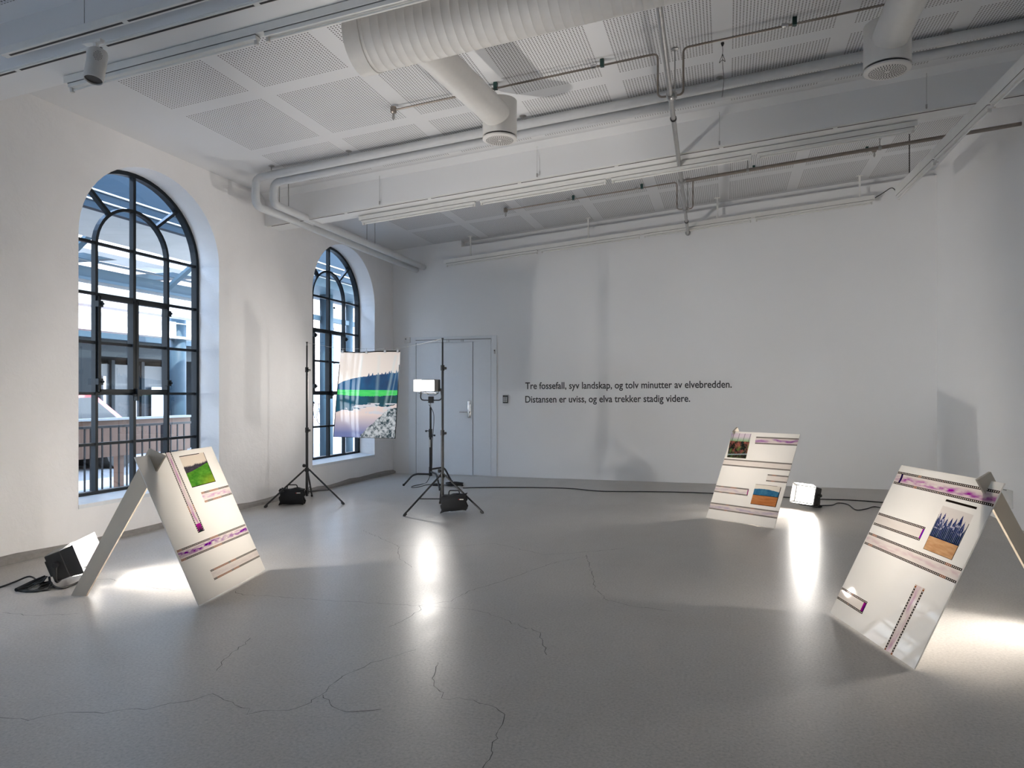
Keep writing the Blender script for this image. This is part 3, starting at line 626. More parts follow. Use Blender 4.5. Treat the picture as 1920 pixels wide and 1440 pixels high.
def pic_river(U, V):
    c = mixc(const(U, (232, 226, 220)), const(U, (222, 212, 205)), V); sp_ = .02 * ((np.sin(np.floor(U * 34) * 7.7) * 999) % 1) * (U > .5) * (1 - abs(U * 34 % 1 - .5) * 2) * 2.2
    hz = .585 + .12 * np.clip(U * 2.6, 0, 1) ** .8 * 1 + .06 * np.clip(U - .4, 0, 1) + .012 * fbm(U * 20, U * 0) + sp_
    hz = np.where(U < .3, .585 + .10 * np.sqrt(np.clip(U / .3, 0, 1)) + .01 * fbm(U * 20, U * 0), hz * 0 + .685 + (U - .3) * .09 + .01 * fbm(U * 25, U * 0) + sp_)
    c = np.where((V < hz)[..., None], mixc(const(U, (28, 92, 138)), const(U, (36, 60, 96)), np.clip(fbm(U * 10, V * 10) + .5 * U - .2, 0, 1)), c)
    gt, gb = .548 + 0 * U, .492 - .018 * np.sin(U * 3.1) + .008 * fbm(U * 18, U * 0)
    c = np.where((V < gt)[..., None], mixc(const(U, (30, 190, 90)), const(U, (95, 215, 110)), np.clip(fbm(U * 8, V * 60) + .3 * U - .2, 0, 1)), c)
    c = np.where((V < gb)[..., None], mixc(const(U, (16, 84, 112)), const(U, (34, 62, 62)), np.clip(fbm(U * 8, V * 16) * 1.2 + .3 * U - .2, 0, 1)), c)
    wl = .26 + .10 * U + .05 * fbm(U * 7, U * 0 + 4) ; c = np.where((V < wl + .015 * fbm(U * 30, V * 30))[..., None], mixc(const(U, (222, 205, 200)), const(U, (118, 128, 176)), np.clip((.27 - V) * 4.6, 0, 1)), c)
    patch = (fbm(U * 7 + 3, V * 38, 4) > .50) & (V > .27) & (V < .40) & (U > .0); c = np.where(patch[..., None] & ((U * .35 + .2 > abs(V - .345) * 6))[..., None], const(U, (205, 205, 212)), c)
    rock = (V < .30 * np.clip((U - .48) * 2.6, 0, 1) + .02 + .05 * fbm(U * 9, V * 9)) & (U > .46); n_ = fbm(U * 22 + 2, V * 34, 5) * .6 + fbm(U * 60, V * 70, 3) * .45
    c = np.where(rock[..., None], mixc(const(U, (52, 72, 80)), const(U, (200, 206, 210)), np.clip((n_ - .36) * 4, 0, 1)), c)
    cr = np.clip(1 - abs(U - (.34 + .05 * V)) * 40, 0, 1) * .28 + np.clip(1 - abs(U - .66) * 26, 0, 1) * .22 + np.clip(1 - abs(U - (.72 + .22 * V)) * 30, 0, 1) * .34 + np.clip(1 - abs(U - (.8 + .2 * V)) * 60, 0, 1) * .25
    c = mixc(c, const(U, (190, 220, 226)), cr * (V > .3) * (V < .95))
    fr = (V > .985) | (((U < .014) | (U > .987)) & (V < .84)) | (V < .006); c = np.where(fr[..., None], const(U, (18, 16, 18)), c)
    return c * .93
def strip_fn(per, hue, amt, seed, end=None, start=None):
    def fn(U, V):        # U along, V across; edges carry the perforations
        c = const(U, (246, 242, 240)); n_ = fbm(U * per / 3 + seed, V * 7 + seed, 5); band = np.clip(1.2 - abs(V - (.28 + .42 * fbm(U * 4 + seed, U * 0))) * 4.2, 0, 1)
        wsh = np.clip((n_ - .22) * 2.4, 0, 1) * band * amt; c = mixc(c, const(U, hue), wsh); c = mixc(c, const(U, (225, 205, 205)), np.full(U.shape, .16 * min(1, amt * 1.5)))
        e = .165; edge = (V < e) | (V > 1 - e); ve = np.where(V < .5, V / e, (1 - V) / e)
        hole = ((U * per) % 1 < .44) & (ve > .30) & (ve < .72); orange = (vn(U * per / 5, U * 0 + seed) > .82)
        ec = np.where(orange[..., None], const(U, (150, 85, 40)), const(U, (34, 26, 26))); ec = np.where(hole[..., None], const(U, (236, 230, 226)), ec)
        c = np.where(edge[..., None], ec, c)
        if end is not None:
            m_ = (U > 1 - end[0]) & ~edge; c = np.where(m_[..., None], mixc(const(U, end[1]), const(U, (190, 40, 170)), np.clip((1 - U) / end[0] * 1.2 - .25 + .9 * abs(V - .5), 0, 1)), c)
        if start is not None:
            m_ = (abs(U - start - .012 * np.sin(V * 3)) < .011) & ~edge; c = np.where(m_[..., None], const(U, (40, 20, 90)), c)
        return c
    return fn
# ------------------------------------------------------------ A-frame boards
BWID = {}
def homog(src, dst):
    A = []; 
    for (x, y), (u, v) in zip(src, dst):
        A.append([x, y, 1, 0, 0, 0, -u * x, -u * y, -u]); A.append([0, 0, 0, x, y, 1, -v * x, -v * y, -v])
    h_ = np.linalg.svd(np.array(A, float))[2][-1].reshape(3, 3); return h_
def board(x, y, az, w_, tilt, L_, corners, label, notch=None):
    b_ = Vector((math.cos(az), math.sin(az), 0)); n = Vector((-math.sin(az), math.cos(az), 0)); up = (n * math.sin(tilt) + Vector((0, 0, math.cos(tilt)))).normalized(); fr_ = b_.cross(up)
    m = Matrix(((b_.x, up.x, fr_.x, x), (b_.y, up.y, fr_.y, y), (b_.z, up.z, fr_.z, .006), (0, 0, 0, 1)))
    tt = thing('display_board', label, 'display board', mat=m, group='leaning opal display boards'); BWID[tt.name] = w_
    bb = MB(); T = .006
    poly = [(0, 0), (w_, 0), (w_, L_)]
    if notch: a_, c_, dpt = notch; poly += [(c_, L_), ((a_ + c_) / 2 + (c_ - a_) * .1, L_ - dpt), (a_, L_)]
    poly += [(0, L_)]
    bb.prism([(p[0], p[1], -T) for p in poly], (0, 0, T)); bb.build('panel', 'opal', tt)
    H_ = homog(corners, [(0, 0), (w_, 0), (w_, L_), (0, L_)])
    def uv(px, py):
        q = H_ @ np.array([px, py, 1.0]); return Vector((q[0] / q[2], q[1] / q[2]))
    return tt, uv, n, m
def quadP(A, B, Cc, D):    # A bottom-left(u0,v0) B (1,0) C (1,1) D (0,1) in board coordinates
    return lambda u, v: Vector((*(A * (1 - u) * (1 - v) + B * u * (1 - v) + Cc * u * v + D * (1 - u) * v), .0008))
def add_strip(tt, uv, TL, TR, BL, BR, seed, hue=(150, 90, 190), amt=.9, end=None, start=None):
    tl, tr_, bl, br = uv(*TL), uv(*TR), uv(*BL), uv(*BR); bwid = BWID[tt.name]
    for q in (tl, tr_, bl, br): q.x = min(max(q.x, .0012), bwid - .0012)
    Ln = ((tr_ - tl).length + (br - bl).length) / 2; Wn = ((tl - bl).length + (tr_ - br).length) / 2
    per = max(6, int(Ln / (Wn * .185))); nx = per * 8
    return grid_print('film_strip', tt, quadP(bl, br, tr_, tl), min(nx, 800), 48, strip_fn(per, hue, amt, seed, end, start))
def add_photo(tt, uv, TL, TR, BR, BL, fn, nx=110, ny=130):
    return grid_print('photograph', tt, quadP(uv(*BL), uv(*BR), uv(*TR), uv(*TL)), nx, ny, fn)
def cv(ox, oy, s): return lambda x, y: (ox + x / s, oy + y / s)
Lb, Luv, Ln_, Lm = board(-3.104, 3.724, 1.757, .927, .432, .999, [(372, 1138), (499, 1068), (395, 840), (254, 858)], 'glowing opal board with a green meadow picture, leaning at the left by the window', notch=(.17, .25, .05))
g = cv(240, 820, 4.364)
add_strip(Lb, Luv, g(347, 121), g(622, 755), g(300, 127), g(570, 777), 3, (185, 90, 190), .9, end=(.10, (30, 50, 48)))
add_strip(Lb, Luv, g(590, 448), g(812, 391), g(624, 530), g(844, 464), 9, (190, 120, 200), .8)
add_strip(Lb, Luv, g(388, 922), g(952, 705), g(430, 1014), g(987, 781), 14, (150, 80, 175), 1.5)
add_strip(Lb, Luv, g(667, 1088), g(1048, 907), g(704, 1172), g(1082, 976), 21, (205, 190, 205), .3)
add_photo(Lb, Luv, g(415, 163), g(612, 133), g(712, 362), g(520, 410), pic_meadow)
Mb, Muv, Mn_, Mm = board(-.205, 7.915, -.590, .784, .499, 1.016, [(1322, 970), (1454, 992), (1498, 817), (1376, 808)], 'glowing opal board with two small pictures, standing near the back wall')
g = cv(1280, 780, 4.571)
add_strip(Mb, Muv, g(635, 178), g(986, 203), g(624, 236), g(974, 262), 5, (170, 110, 195), 1.1)
add_strip(Mb, Muv, g(335, 350), g(940, 408), g(318, 406), g(924, 470), 8, (215, 205, 205), .2)
add_strip(Mb, Muv, g(733, 494), g(910, 514), g(718, 554), g(893, 574), 11, (215, 205, 205), .2)
add_strip(Mb, Muv, g(275, 580), g(574, 618), g(262, 638), g(560, 680), 17, (175, 160, 210), .5, end=(.03, (150, 20, 90)))
add_strip(Mb, Muv, g(230, 730), g(833, 820), g(214, 788), g(818, 886), 23, (160, 150, 210), .6)
add_photo(Mb, Muv, g(430, 142), g(597, 154), g(549, 358), g(388, 343), pic_flowers)
add_photo(Mb, Muv, g(632, 577), g(852, 603), g(806, 784), g(585, 751), pic_field)
Rb, Ruv, Rn_, Rm = board(.589, 4.668, -1.275, .891, .454, .975, [(1552, 1148), (1717, 1259), (1880, 907), (1694, 875)], 'glowing opal board with a blue conifer forest picture, nearest, at the right edge')
g = cv(1520, 850, 3.35)
add_strip(Rb, Ruv, g(564, 121), g(1192, 238), g(532, 191), g(1148, 330), 2, (185, 100, 190), 1.3, start=.055)
add_strip(Rb, Ruv, g(441, 364), g(733, 453), g(404, 436), g(693, 535), 6, (225, 215, 215), .15, end=(.035, (70, 20, 190)))
add_strip(Rb, Ruv, g(378, 484), g(975, 710), g(344, 554), g(933, 804), 12, (215, 175, 195), .5)
add_strip(Rb, Ruv, g(195, 832), g(359, 926), g(157, 903), g(320, 1007), 19, (225, 215, 215), .15, end=(.10, (70, 20, 110)))
add_strip(Rb, Ruv, g(731, 836), g(513, 1277), g(670, 808), g(463, 1238), 25, (200, 150, 190), .7)
add_photo(Rb, Ruv, g(838, 322), g(1028, 378), g(898, 654), g(717, 584), pic_forest)
a_, c_ = Ruv(*g(856, 290)), Ruv(*g(1045, 338)); dv = (c_ - a_).normalized(); nv = Vector((-dv.y, dv.x)) * .006
grid_print('printed_bar', Rb, quadP(a_ - nv, c_ - nv, c_ + nv, a_ + nv), 40, 2, lambda U, V: const(U, (40, 34, 32)))
# plywood legs
def plank(parent, foot_a, foot_b, top_a, top_b, n_side, thick):
    n_ = Vector(n_side).normalized() * thick
    bb = MB().prism([foot_a, foot_b, top_b, top_a], n_); o_ = bb.build('leg', 'ply', parent, world=True); return o_
bpy.context.view_layer.update()
nL = Vector((.186, -.983, 0)).normalized()
lp = lambda x_, y_: plane(x_, y_, nL, nL.dot(Vector((-4.02, 3.70, 0))))
fa, fb = lp(133, 1117), lp(161, 1117); fa.z = fb.z = 0
plank(Lb, fa, fb, lp(279, 841), lp(309, 855), -nL, .018)
# right board's leg: its foot is outside the frame
nR = (Matrix.Rotation(R(90), 3, 'Z') @ Rn_).normalized()
pr = Rm @ Vector((.80, .94, -.01)); rp_ = lambda x_, y_: plane(x_, y_, nR, nR.dot(pr))
r1, r2 = rp_(1833, 900), rp_(1858, 885); e1, e2 = rp_(1920, 1055), rp_(1920, 975)
d1 = (e1 - rp_(1864, 950)).normalized(); f1 = rp_(1864, 950); f1 = f1 + d1 * (-f1.z / d1.z); d2 = (e2 - r2).normalized(); f2 = r2 + d1 * (-r2.z / d1.z)
plank(Rb, f1, f2, r1, r2, nR * (1 if nR.y > 0 else -1), .018)
pm = Mm @ Vector((.035, .99, -.02)); nM = (Matrix.Rotation(R(90), 3, 'Z') @ Mn_).normalized()
dd = (Mn_ * math.sin(.50) - Vector((0, 0, math.cos(.50)))).normalized(); sw = Vector((dd.x, dd.y, dd.z)).cross(nM).normalized() * .045
pt = pm + Vector((0, 0, .055)); L_ = pt.z / -dd.z
fa, fb = pt - sw + dd * L_, pt + sw + dd * L_
for q in (fa, fb): q += dd * (q.z / -dd.z)
plank(Mb, fa, fb, pt - sw, pt + sw, nM, .018)

# ------------------------------------------------------------ lamps
def throw(parent, m, sx, sy, watt, spread):     # the beam of a led panel, leaving along local +X of m
    li = bpy.data.lights.new('lamp_beam', 'AREA'); li.shape = 'RECTANGLE'; li.size = sx; li.size_y = sy; li.energy = watt; li.spread = R(spread); li.color = (1, .95, .89)
    lo_ = bpy.data.objects.new('lamp_beam', li); C.objects.link(lo_); lo_.parent = parent; lo_.matrix_local = m @ Matrix.Translation((.008, 0, 0)) @ Matrix.Rotation(-PI / 2, 4, 'Y') @ Matrix.Rotation(PI / 2, 4, 'Z'); return lo_
def led_lamp(loc, rz, pitch, label, kind='floor', W=.30, Hh=.20, zc=.16, flaps=True, group=None, watt=30, spread=125):
    """faces local +X"""
    tt = thing('led_lamp', label, 'lamp', loc, rz, group=group)
    P_ = Matrix.Translation((0, 0, zc)) @ Matrix.Rotation(-pitch, 4, 'Y')
    def tr(bb): bmesh.ops.transform(bb.b, matrix=P_, verts=bb.b.verts); return bb
    hd_ = tr(MB().box(-.10, .0, -W / 2, W / 2, -Hh / 2, Hh / 2, bev=.008).box(-.125, -.10, -W * .3, W * .3, -Hh * .3, Hh * .3, bev=.006)).build('lamp_head', 'lampshell', tt)
    tr(MB().box(.0, .004, -W / 2 + .012, W / 2 - .012, -Hh / 2 + .012, Hh / 2 - .012)).build('led_panel', 'led_floor' if kind == 'floor' else 'led_stand', tt)
    throw(tt, P_, W - .03, Hh - .03, watt, spread)
    if flaps:
        for sy, ln in ((-1, flaps[0]), (1, flaps[1])):
            fs_ = .22 if sy < 0 else .60
            bb = MB().hexa([(0, sy * W / 2, -Hh / 2), (ln, sy * (W / 2 + ln * fs_), -Hh / 2 - .01), (ln, sy * (W / 2 + ln * fs_ + .002), -Hh / 2 - .01), (0, sy * (W / 2 + .003), -Hh / 2),
                            (0, sy * W / 2, Hh / 2), (ln, sy * (W / 2 + ln * fs_), Hh / 2 + .01), (ln, sy * (W / 2 + ln * fs_ + .002), Hh / 2 + .01), (0, sy * (W / 2 + .003), Hh / 2)])
            tr(bb).build('barn_door', 'whiteflap' if kind != 'floor' or sy > 0 else 'lampshell', tt)
        for sz, ln in ((-1, flaps[2]), (1, flaps[3])):
            bb = MB().hexa([(0, -W / 2, sz * Hh / 2), (ln, -W / 2, sz * (Hh / 2 + ln * .25)), (ln, W / 2, sz * (Hh / 2 + ln * .25)), (0, W / 2, sz * Hh / 2),
                            (0, -W / 2, sz * (Hh / 2 + .003)), (ln, -W / 2, sz * (Hh / 2 + ln * .25 + .003)), (ln, W / 2, sz * (Hh / 2 + ln * .25 + .003)), (0, W / 2, sz * (Hh / 2 + .003))])
            tr(bb).build('barn_door', 'whiteflap', tt)
    yk = fillet([(-.05, -W / 2 - .02, zc), (-.05, -W / 2 - .02, zc - Hh / 2 - .03), (-.05, W / 2 + .02, zc - Hh / 2 - .03), (-.05, W / 2 + .02, zc)], .06)
    bb = MB().tube([(p.x, p.y, max(p.z, .008)) for p in yk], .008, 10)
    for s in (-1, 1): bb.lathe([(.018, -.012), (.018, .02)], (-.05, s * (W / 2 + .02), zc), (0, s, 0), 14)
    bb.build('yoke', 'rubber', tt, True)
    return tt
LL = fl(120, 1100)
led_lamp((-4.36, 3.95, 0), R(34), R(20), 'black box lamp with white flap lying on the floor behind the left board', W=.24, Hh=.19, zc=.155, flaps=(.09, .15, .13, .03), group='led lamps on the floor', watt=W_LEFT, spread=112)
led_lamp((.86, 8.86, 0), R(226), R(14), 'glowing lamp on the floor beside the far board, near the back wall', W=.26, Hh=.20, zc=.165, flaps=(.06, .06, .05, .06), group='led lamps on the floor', watt=W_FAR, spread=115)
led_lamp((2.02, 4.72, 0), R(197), R(15), 'floor lamp behind the right board, pointing at its back', W=.26, Hh=.20, zc=.16, flaps=(.08, .08, .15, .08), group='led lamps on the floor', watt=W_RIGHT, spread=95)
# lamp on the C-stand
CS = Vector((-4.05, 9.60, 0))
t = thing('lamp_stand', 'black low-legged lamp stand in front of the door', 'light stand', CS)
for i, fpt in enumerate((fl(756, 911), fl(825, 920), Vector((-3.90, 10.06, 0)))):
    v = Vector((fpt.x, fpt.y, 0)) - CS; v.z = 0; hz_ = (.165, .20, .235)[i]
    MB().tube(fillet([(0, 0, hz_), v * .62 + Vector((0, 0, hz_ + .005)), v * .98 + Vector((0, 0, .012))], .07, 6), .0135, 12).lathe([(.016, 0), (.016, .03)], v * .985, seg=10).build('leg', 'black', t, True)
MB().lathe([(.024, .14), (.024, .27)], seg=16).build('leg_hub', 'black', t, True)
MB().tube([(0, 0, .14), (0, 0, .78)], .0185, 14).build('base_column', 'black', t, True)
MB().tube([(0, 0, .70), (0, 0, 1.12)], .0145, 14).build('riser', 'black', t, True)
MB().tube([(0, 0, 1.10), (0, 0, 1.21)], .008, 12).build('spigot', 'chrome', t, True)
bb = MB()
for z, s in ((.78, -1), (.72, 1)): bb.lathe([(.026, -.03), (.026, .03)], (0, 0, z), seg=16).tube([(0, 0, z), (s * .06, -.01, z + .005)], .006, 8).lathe([(.014, 0), (.012, .02)], (s * .055, -.01, z), (s, 0, 0), 10)
bb.build('locking_collar', 'black', t, True)
MB().box(-.007, .007, -.0205, -.018, .55, .66).build('label_plate', 'gaffer', t)
az = math.atan2(7.62 - 9.60, -4.02 + 4.05)
t = thing('led_lamp', 'blazing lamp with open barn doors on top of the black stand by the door', 'lamp', (CS.x, CS.y - .02, 1.20), az - R(8))
W, Hh, zc = .26, .17, .23
MB().box(-.07, 0, -W / 2, W / 2, zc - Hh / 2, zc + Hh / 2, bev=.006).build('lamp_head', 'lampshell', t)
MB().box(0, .004, -W / 2 + .01, W / 2 - .01, zc - Hh / 2 + .01, zc + Hh / 2 - .01).build('led_panel', 'led_stand', t)
throw(t, Matrix.Translation((0, 0, zc)), W - .02, Hh - .02, W_STAND, 90)
for s, ang in ((-1, 38), (1, 4)):
    c_, s_ = math.cos(R(ang)) * .13, math.sin(R(ang)) * .13
    MB().hexa([(0, s * W / 2, zc - Hh / 2), (c_, s * (W / 2 + s_), zc - Hh / 2), (c_, s * (W / 2 + s_ + .003), zc - Hh / 2), (0, s * (W / 2 + .003), zc - Hh / 2), (0, s * W / 2, zc + Hh / 2), (c_, s * (W / 2 + s_), zc + Hh / 2), (c_, s * (W / 2 + s_ + .003), zc + Hh / 2), (0, s * (W / 2 + .003), zc + Hh / 2)]).build('barn_door', 'whiteflap' if s < 0 else 'greyflap', t)
MB().box(-.02, .10, -W / 2, W / 2, zc - Hh / 2 - .03, zc - Hh / 2 - .02, bev=.003).build('barn_door', 'lampshell', t)
bb = MB().tube(fillet([(-.03, -W / 2 - .03, zc - .06), (-.03, -W / 2 - .05, .02), (-.03, W / 2 + .05, .02), (-.03, W / 2 + .03, zc - .06)], .07), .0085, 12)
for s in (-1, 1): bb.lathe([(.02, -.01), (.02, .03)], (-.03, s * (W / 2 + .01), zc - .06), (0, s, 0), 14)
bb.build('yoke', 'lampshell', t, True)
MB().box(-.055, -.005, -.035, .035, -.02, .075, bev=.008).build('yoke_clamp', 'lampshell', t)
MB().tube(fillet([(-.05, -W * .42, zc - Hh / 2), (-.05, -W * .2, zc - Hh / 2 - .05), (-.05, W * .3, zc - Hh / 2 - .05), (-.05, W * .45, zc - Hh / 2)], .03), .004, 8).build('handle', 'lampshell', t, True)

# ------------------------------------------------------------ tripod stands with film on a wire
def tripod(base, feet, label, top=1.94):
    base = Vector(base); tt = thing('light_stand', label, 'light stand', base, group='black tripod stands')
    hz_, lo_ = .40, .135
    MB().tube([(0, 0, .08), (0, 0, .88)], .0165, 14).tube([(0, 0, .86), (0, 0, 1.60)], .0135, 14).tube([(0, 0, 1.58), (0, 0, top - .05)], .010, 12).build('pole', 'black', tt, True)
    MB().lathe([(.007, 0), (.007, .03), (.012, .03), (.012, .045)], (0, 0, top - .05), seg=12).build('spigot', 'black', tt, True)
    for z in (.875, 1.60): MB().lathe([(.022, -.03), (.022, .03)], (0, 0, z), seg=14).lathe([(.010, .015), (.015, .03), (.015, .045)], (0, 0, z - .005), (1, -.2, 0), 12).build('locking_collar', 'black', tt, True)
    MB().lathe([(.026, -.025), (.026, .02)], (0, 0, hz_), seg=14).lathe([(.012, .015), (.02, .03), (.02, .05)], (0, 0, hz_ + .045), (-1, 0, 0), 12).build('leg_hub', 'black', tt, True)
    MB().lathe([(.024, -.025), (.024, .02)], (0, 0, lo_), seg=14).build('spreader_collar', 'black', tt, True)
    for fpt in feet:
        v = Vector(fpt) - base; v.z = 0; a0 = v.normalized() * .03 + Vector((0, 0, hz_)); e_ = v + Vector((0, 0, .012))
        lg = MB().tube([a0, e_], .0105, 12).build('leg', 'black', tt, True)
        MB().lathe([(.014, 0), (.013, .04)], v + Vector((0, 0, .0)), (a0 - e_).normalized(), 12).build('rubber_foot', 'rubber', lg, True)
        MB().tube([v.normalized() * .02 + Vector((0, 0, lo_)), a0.lerp(e_, .60)], .0065, 8).build('brace', 'black', tt, True)
    return tt
TLb, TRb = (-4.84, 7.67, 0), (-3.046, 7.563, 0)
tripod(TLb, (fl(496, 952), fl(645, 946), fl(585, 931)), 'black tripod stand near the far window, holding the left end of the wire')
tripod(TRb, (fl(757, 968), fl(906, 963), fl(825, 944)), 'black tripod stand in front of the door, holding the right end of the wire')
def sandbag(loc, rz, w_, h_, label, tilt=0):
    tt = thing('sandbag', label, 'sandbag', loc, rz, group='black sandbags'); rr_ = random.Random(int(w_ * 1000))
    def pouch(yoff):
        bb = MB(); nx, ny, nz = 10, 3, 7; bmesh.ops.create_cube(bb.b, size=1); bmesh.ops.subdivide_edges(bb.b, edges=bb.b.edges[:], cuts=6, use_grid_fill=True)
        for v in bb.b.verts:
            x_, y_, z_ = v.co; bulge = (1 - (2 * x_) ** 4 * .7) * (1 - (2 * z_) ** 4 * .6)
            v.co = Vector((x_ * w_ * (1 + .10 * abs(z_) * (z_ < 0)) + .010 * math.sin(z_ * 30) * (abs(x_) > .42) + rr_.uniform(-.003, .003), yoff + y_ * .085 * bulge, (z_ + .5) * h_ * (1 + .05 * math.sin(x_ * 9 + tilt * 3)) + tilt * x_ * w_ * .25 - (.012 if z_ < -.45 and abs(x_) > .4 else 0) + rr_.uniform(-.002, .002)))
        return bb.build('pouch', 'blackfab', tt, True)
    pouch(-.045); pouch(.045)
    MB().box(-w_ * .47, w_ * .47, -.05, .05, h_ * .90 - abs(tilt) * .02, h_ * .98, bev=.012).build('saddle', 'blackfab', tt)
    MB().tube(fillet([(-.06, 0, h_ * .95), (-.055, 0, h_ + .045), (.055, 0, h_ + .045), (.06, 0, h_ * .95)], .02), .006, 8).build('handle', 'blackfab', tt, True)
    MB().box(w_ * .26, w_ * .42, -.094, -.0905, h_ * .74, h_ * .80).build('tag', 'gaffer', tt); MB().box(w_ * .22, w_ * .25, -.094, -.0905, h_ * .745, h_ * .795).build('tag_mark', 'redtag', tt)
    return tt
sandbag((-4.93, 7.50, .012), YAW + R(4), .27, .175, 'boxy black sandbag on the foot of the tripod stand by the far window', 0)
sandbag((-2.86, 7.44, .035), YAW - R(3), .27, .17, 'crumpled black sandbag hung on the leg of the tripod stand before the door', .5)
# wire, clips, film
a0 = Vector((TLb[0], TLb[1], 1.925)); b0 = Vector((TRb[0], TRb[1], 1.925)); dw = (b0 - a0); nW = Vector((dw.y, -dw.x, 0)).normalized()
def fp(x_, y_, o_=0): return plane(x_, y_, nW, nW.dot(a0) + o_)
TLc, TRc = fp(638.5, 658), fp(750, 657.5); wl, wr = TLc + Vector((0, 0, .03)), TRc + Vector((0, 0, .03))
tag(MB().tube(spline([a0, wl, wl.lerp(wr, .5) + Vector((0, 0, -.004)), wr, b0], 8), .0016, 6).build('wire', 'steel'), 'thin line strung between the two black tripod stands', 'wire')
fr_side = nW if nW.y < 0 else -nW
BLc, BRc = fp(626.5, 819, 0), fp(742.5, 822.5, 0)
ft = thing('hanging_film', 'backlit river landscape film clipped to the line between the two tripods', 'film print', (0, 0, 0))
def FP(u, v):
    p = (BLc.lerp(BRc, u)).lerp(TLc.lerp(TRc, u), v); wv = .010 * math.sin(u * 5.5) + .012 * math.sin(u * 3.1 + v * 2.2) * (1 - v); return p + fr_side * (wv + .02 * (1 - v)) + Vector((0, 0, -.012 * math.sin(PI * min(1, u * 1.6)) * (u < .625) * v ** 6))
grid_print('film_sheet', ft, FP, 150, 220, pic_river, 'film')
for u in (.04, .45, .75, .96):
    p = FP(u, 1); q = wl.lerp(wr, u)
    MB().box(p.x - .014, p.x + .014, p.y - .008, p.y + .008, p.z - .022, p.z + .008, bev=.002).tube([p, q], .003, 6).build('bulldog_clip', 'steel', ft)

# ------------------------------------------------------------ cables
def cable(pts, r_, label, cat='cable', parent=None, name='cable', mat='rubber'):
    o_ = MB().tube(spline([(p[0], p[1], (p[2] if len(p) > 2 else r_) if len(p) > 2 else r_) for p in pts], 10), r_, 8).build(name, mat, parent, True)
    if parent is None: tag(o_, label, cat)
    return o_
def fz(x_, y_, z_=.006): p = fl(x_, y_, z_); return (p.x, p.y, z_)
cable([fz(868, 915), fz(900, 914), fz(1000, 914), fz(1070, 916), fz(1130, 921), fz(1240, 922), fz(1340, 925), fz(1420, 929), fz(1520, 935), fz(1600, 938), fz(1680, 944), fz(1760, 950), fz(1850, 958)], .0065, 'long black power cable lying along the foot of the back wall')
cable([fz(1538, 948), fz(1560, 947), fz(1572, 943), fz(1590, 946), fz(1605, 956), fz(1625, 954), fz(1640, 950), fz(1665, 955), fz(1700, 960), fz(1760, 968)], .0055, 'thin wavy cable on the floor between the far lamp and the right board')
cable([(.93, 8.93, .10), (.95, 8.98, .04), fz(1520, 944, .01), fz(1532, 949, .012)], .006, 'short lead from the far floor lamp to its plug')
t = thing('cable_connector', 'black cable connector on the floor right of the far lamp', 'connector', fz(1531, 949, .016), R(-20))
MB().lathe([(.010, -.05), (.018, -.04), (.020, 0), (.020, .01), (.016, .012), (.018, .04), (.008, .06)], axis=(1, 0, 0), seg=14).build('connector_body', 'rubber', t, True); MB().lathe([(.0225, -.006), (.0225, .006)], axis=(1, 0, 0), seg=14).build('locking_ring', 'dark', t, True)
pts = []
cc = fl(852, 911)
for i in range(0, 64): a_ = 2 * PI * i / 16; rr_ = .115 + .008 * math.sin(i * 1.7); pts.append((cc.x + rr_ * math.cos(a_), cc.y + rr_ * 1.0 * math.sin(a_), .008 + .010 * (i / 16)))
tag(MB().tube(spline(pts, 3), .0065, 8).build('cable_coil', 'rubber', None, True), 'coiled black cable on the floor behind the right tripod', 'cable coil')
cable([(CS.x - .02, CS.y - .01, 1.16), (CS.x + .05, CS.y, 1.0), (CS.x + .035, CS.y - .02, .6), (CS.x + .03, CS.y - .03, .25), fz(801, 903, .02), fz(790, 908), fz(775, 911), fz(772, 914), fz(785, 913), fz(800, 909), fz(815, 908)], .0045, 'thin black lead falling from the stand lamp and looping on the floor')
t = thing('cable_connector', 'black cable connector between the legs of the two stands by the door', 'connector', fz(818, 909, .016), R(10))
MB().lathe([(.010, -.06), (.018, -.045), (.022, 0), (.018, .05), (.008, .07)], axis=(1, 0, 0), seg=14).build('connector_body', 'rubber', t, True)
cable([fz(826, 909), fz(835, 909), fz(842, 911)], .005, 'short lead from the connector to the cable coil')
# left lamp's lead bundle
cable([fz(-40, 1112), fz(0, 1101), fz(30, 1090), fz(55, 1081, .03), fz(68, 1090, .02), fz(50, 1102)], .006, 'black cable entering from the left edge of the picture')
t = thing('cable_bundle', 'tied bundle of black lamp leads on the floor beside the left lamp', 'cable bundle', (0, 0, 0))
for sd in range(6):
    rr_ = random.Random(sd); j = lambda s=4: rr_.uniform(-s, s)
    cable([fz(88, 1081, .05), fz(72 + j(), 1090 + j(), .03), fz(52 + j(), 1100 + j(), .015), fz(34 + j(), 1106 + j(2)), fz(60 + j(8), 1108 + j(2)), fz(85 + j(10), 1104 + j(4)), fz(92 + j(), 1094 + j(), .02), fz(75 + j(), 1096 + j(), .02)], .0052, '', parent=t, name='cable_strand')
MB().tube([fz(30, 1106, .012), fz(62, 1093, .022), fz(85, 1082, .045)], [.012, .02, .014], 12).build('cable_wrap', 'blackfab', t, True)
cable([fz(92, 1082, .05), fz(96, 1095, .012), fz(112, 1103, .01), fz(135, 1097, .01), fz(150, 1090, .012)], .008, 'thick black strap under the left floor lamp')
t = thing('wall_socket', 'small white socket box low on the right wall behind the right board', 'socket', (XR, 8.35, .26))
MB().box(-.05, 0, -.07, .07, -.09, .09, bev=.01).build('socket_case', 'white', t); MB().tube(fillet([(-.05, -.04, .09), (-.09, -.05, .10), (-.10, .05, .06), (-.06, .06, -.02)], .02), .006, 8).build('cable_loop', 'steel', t, True)

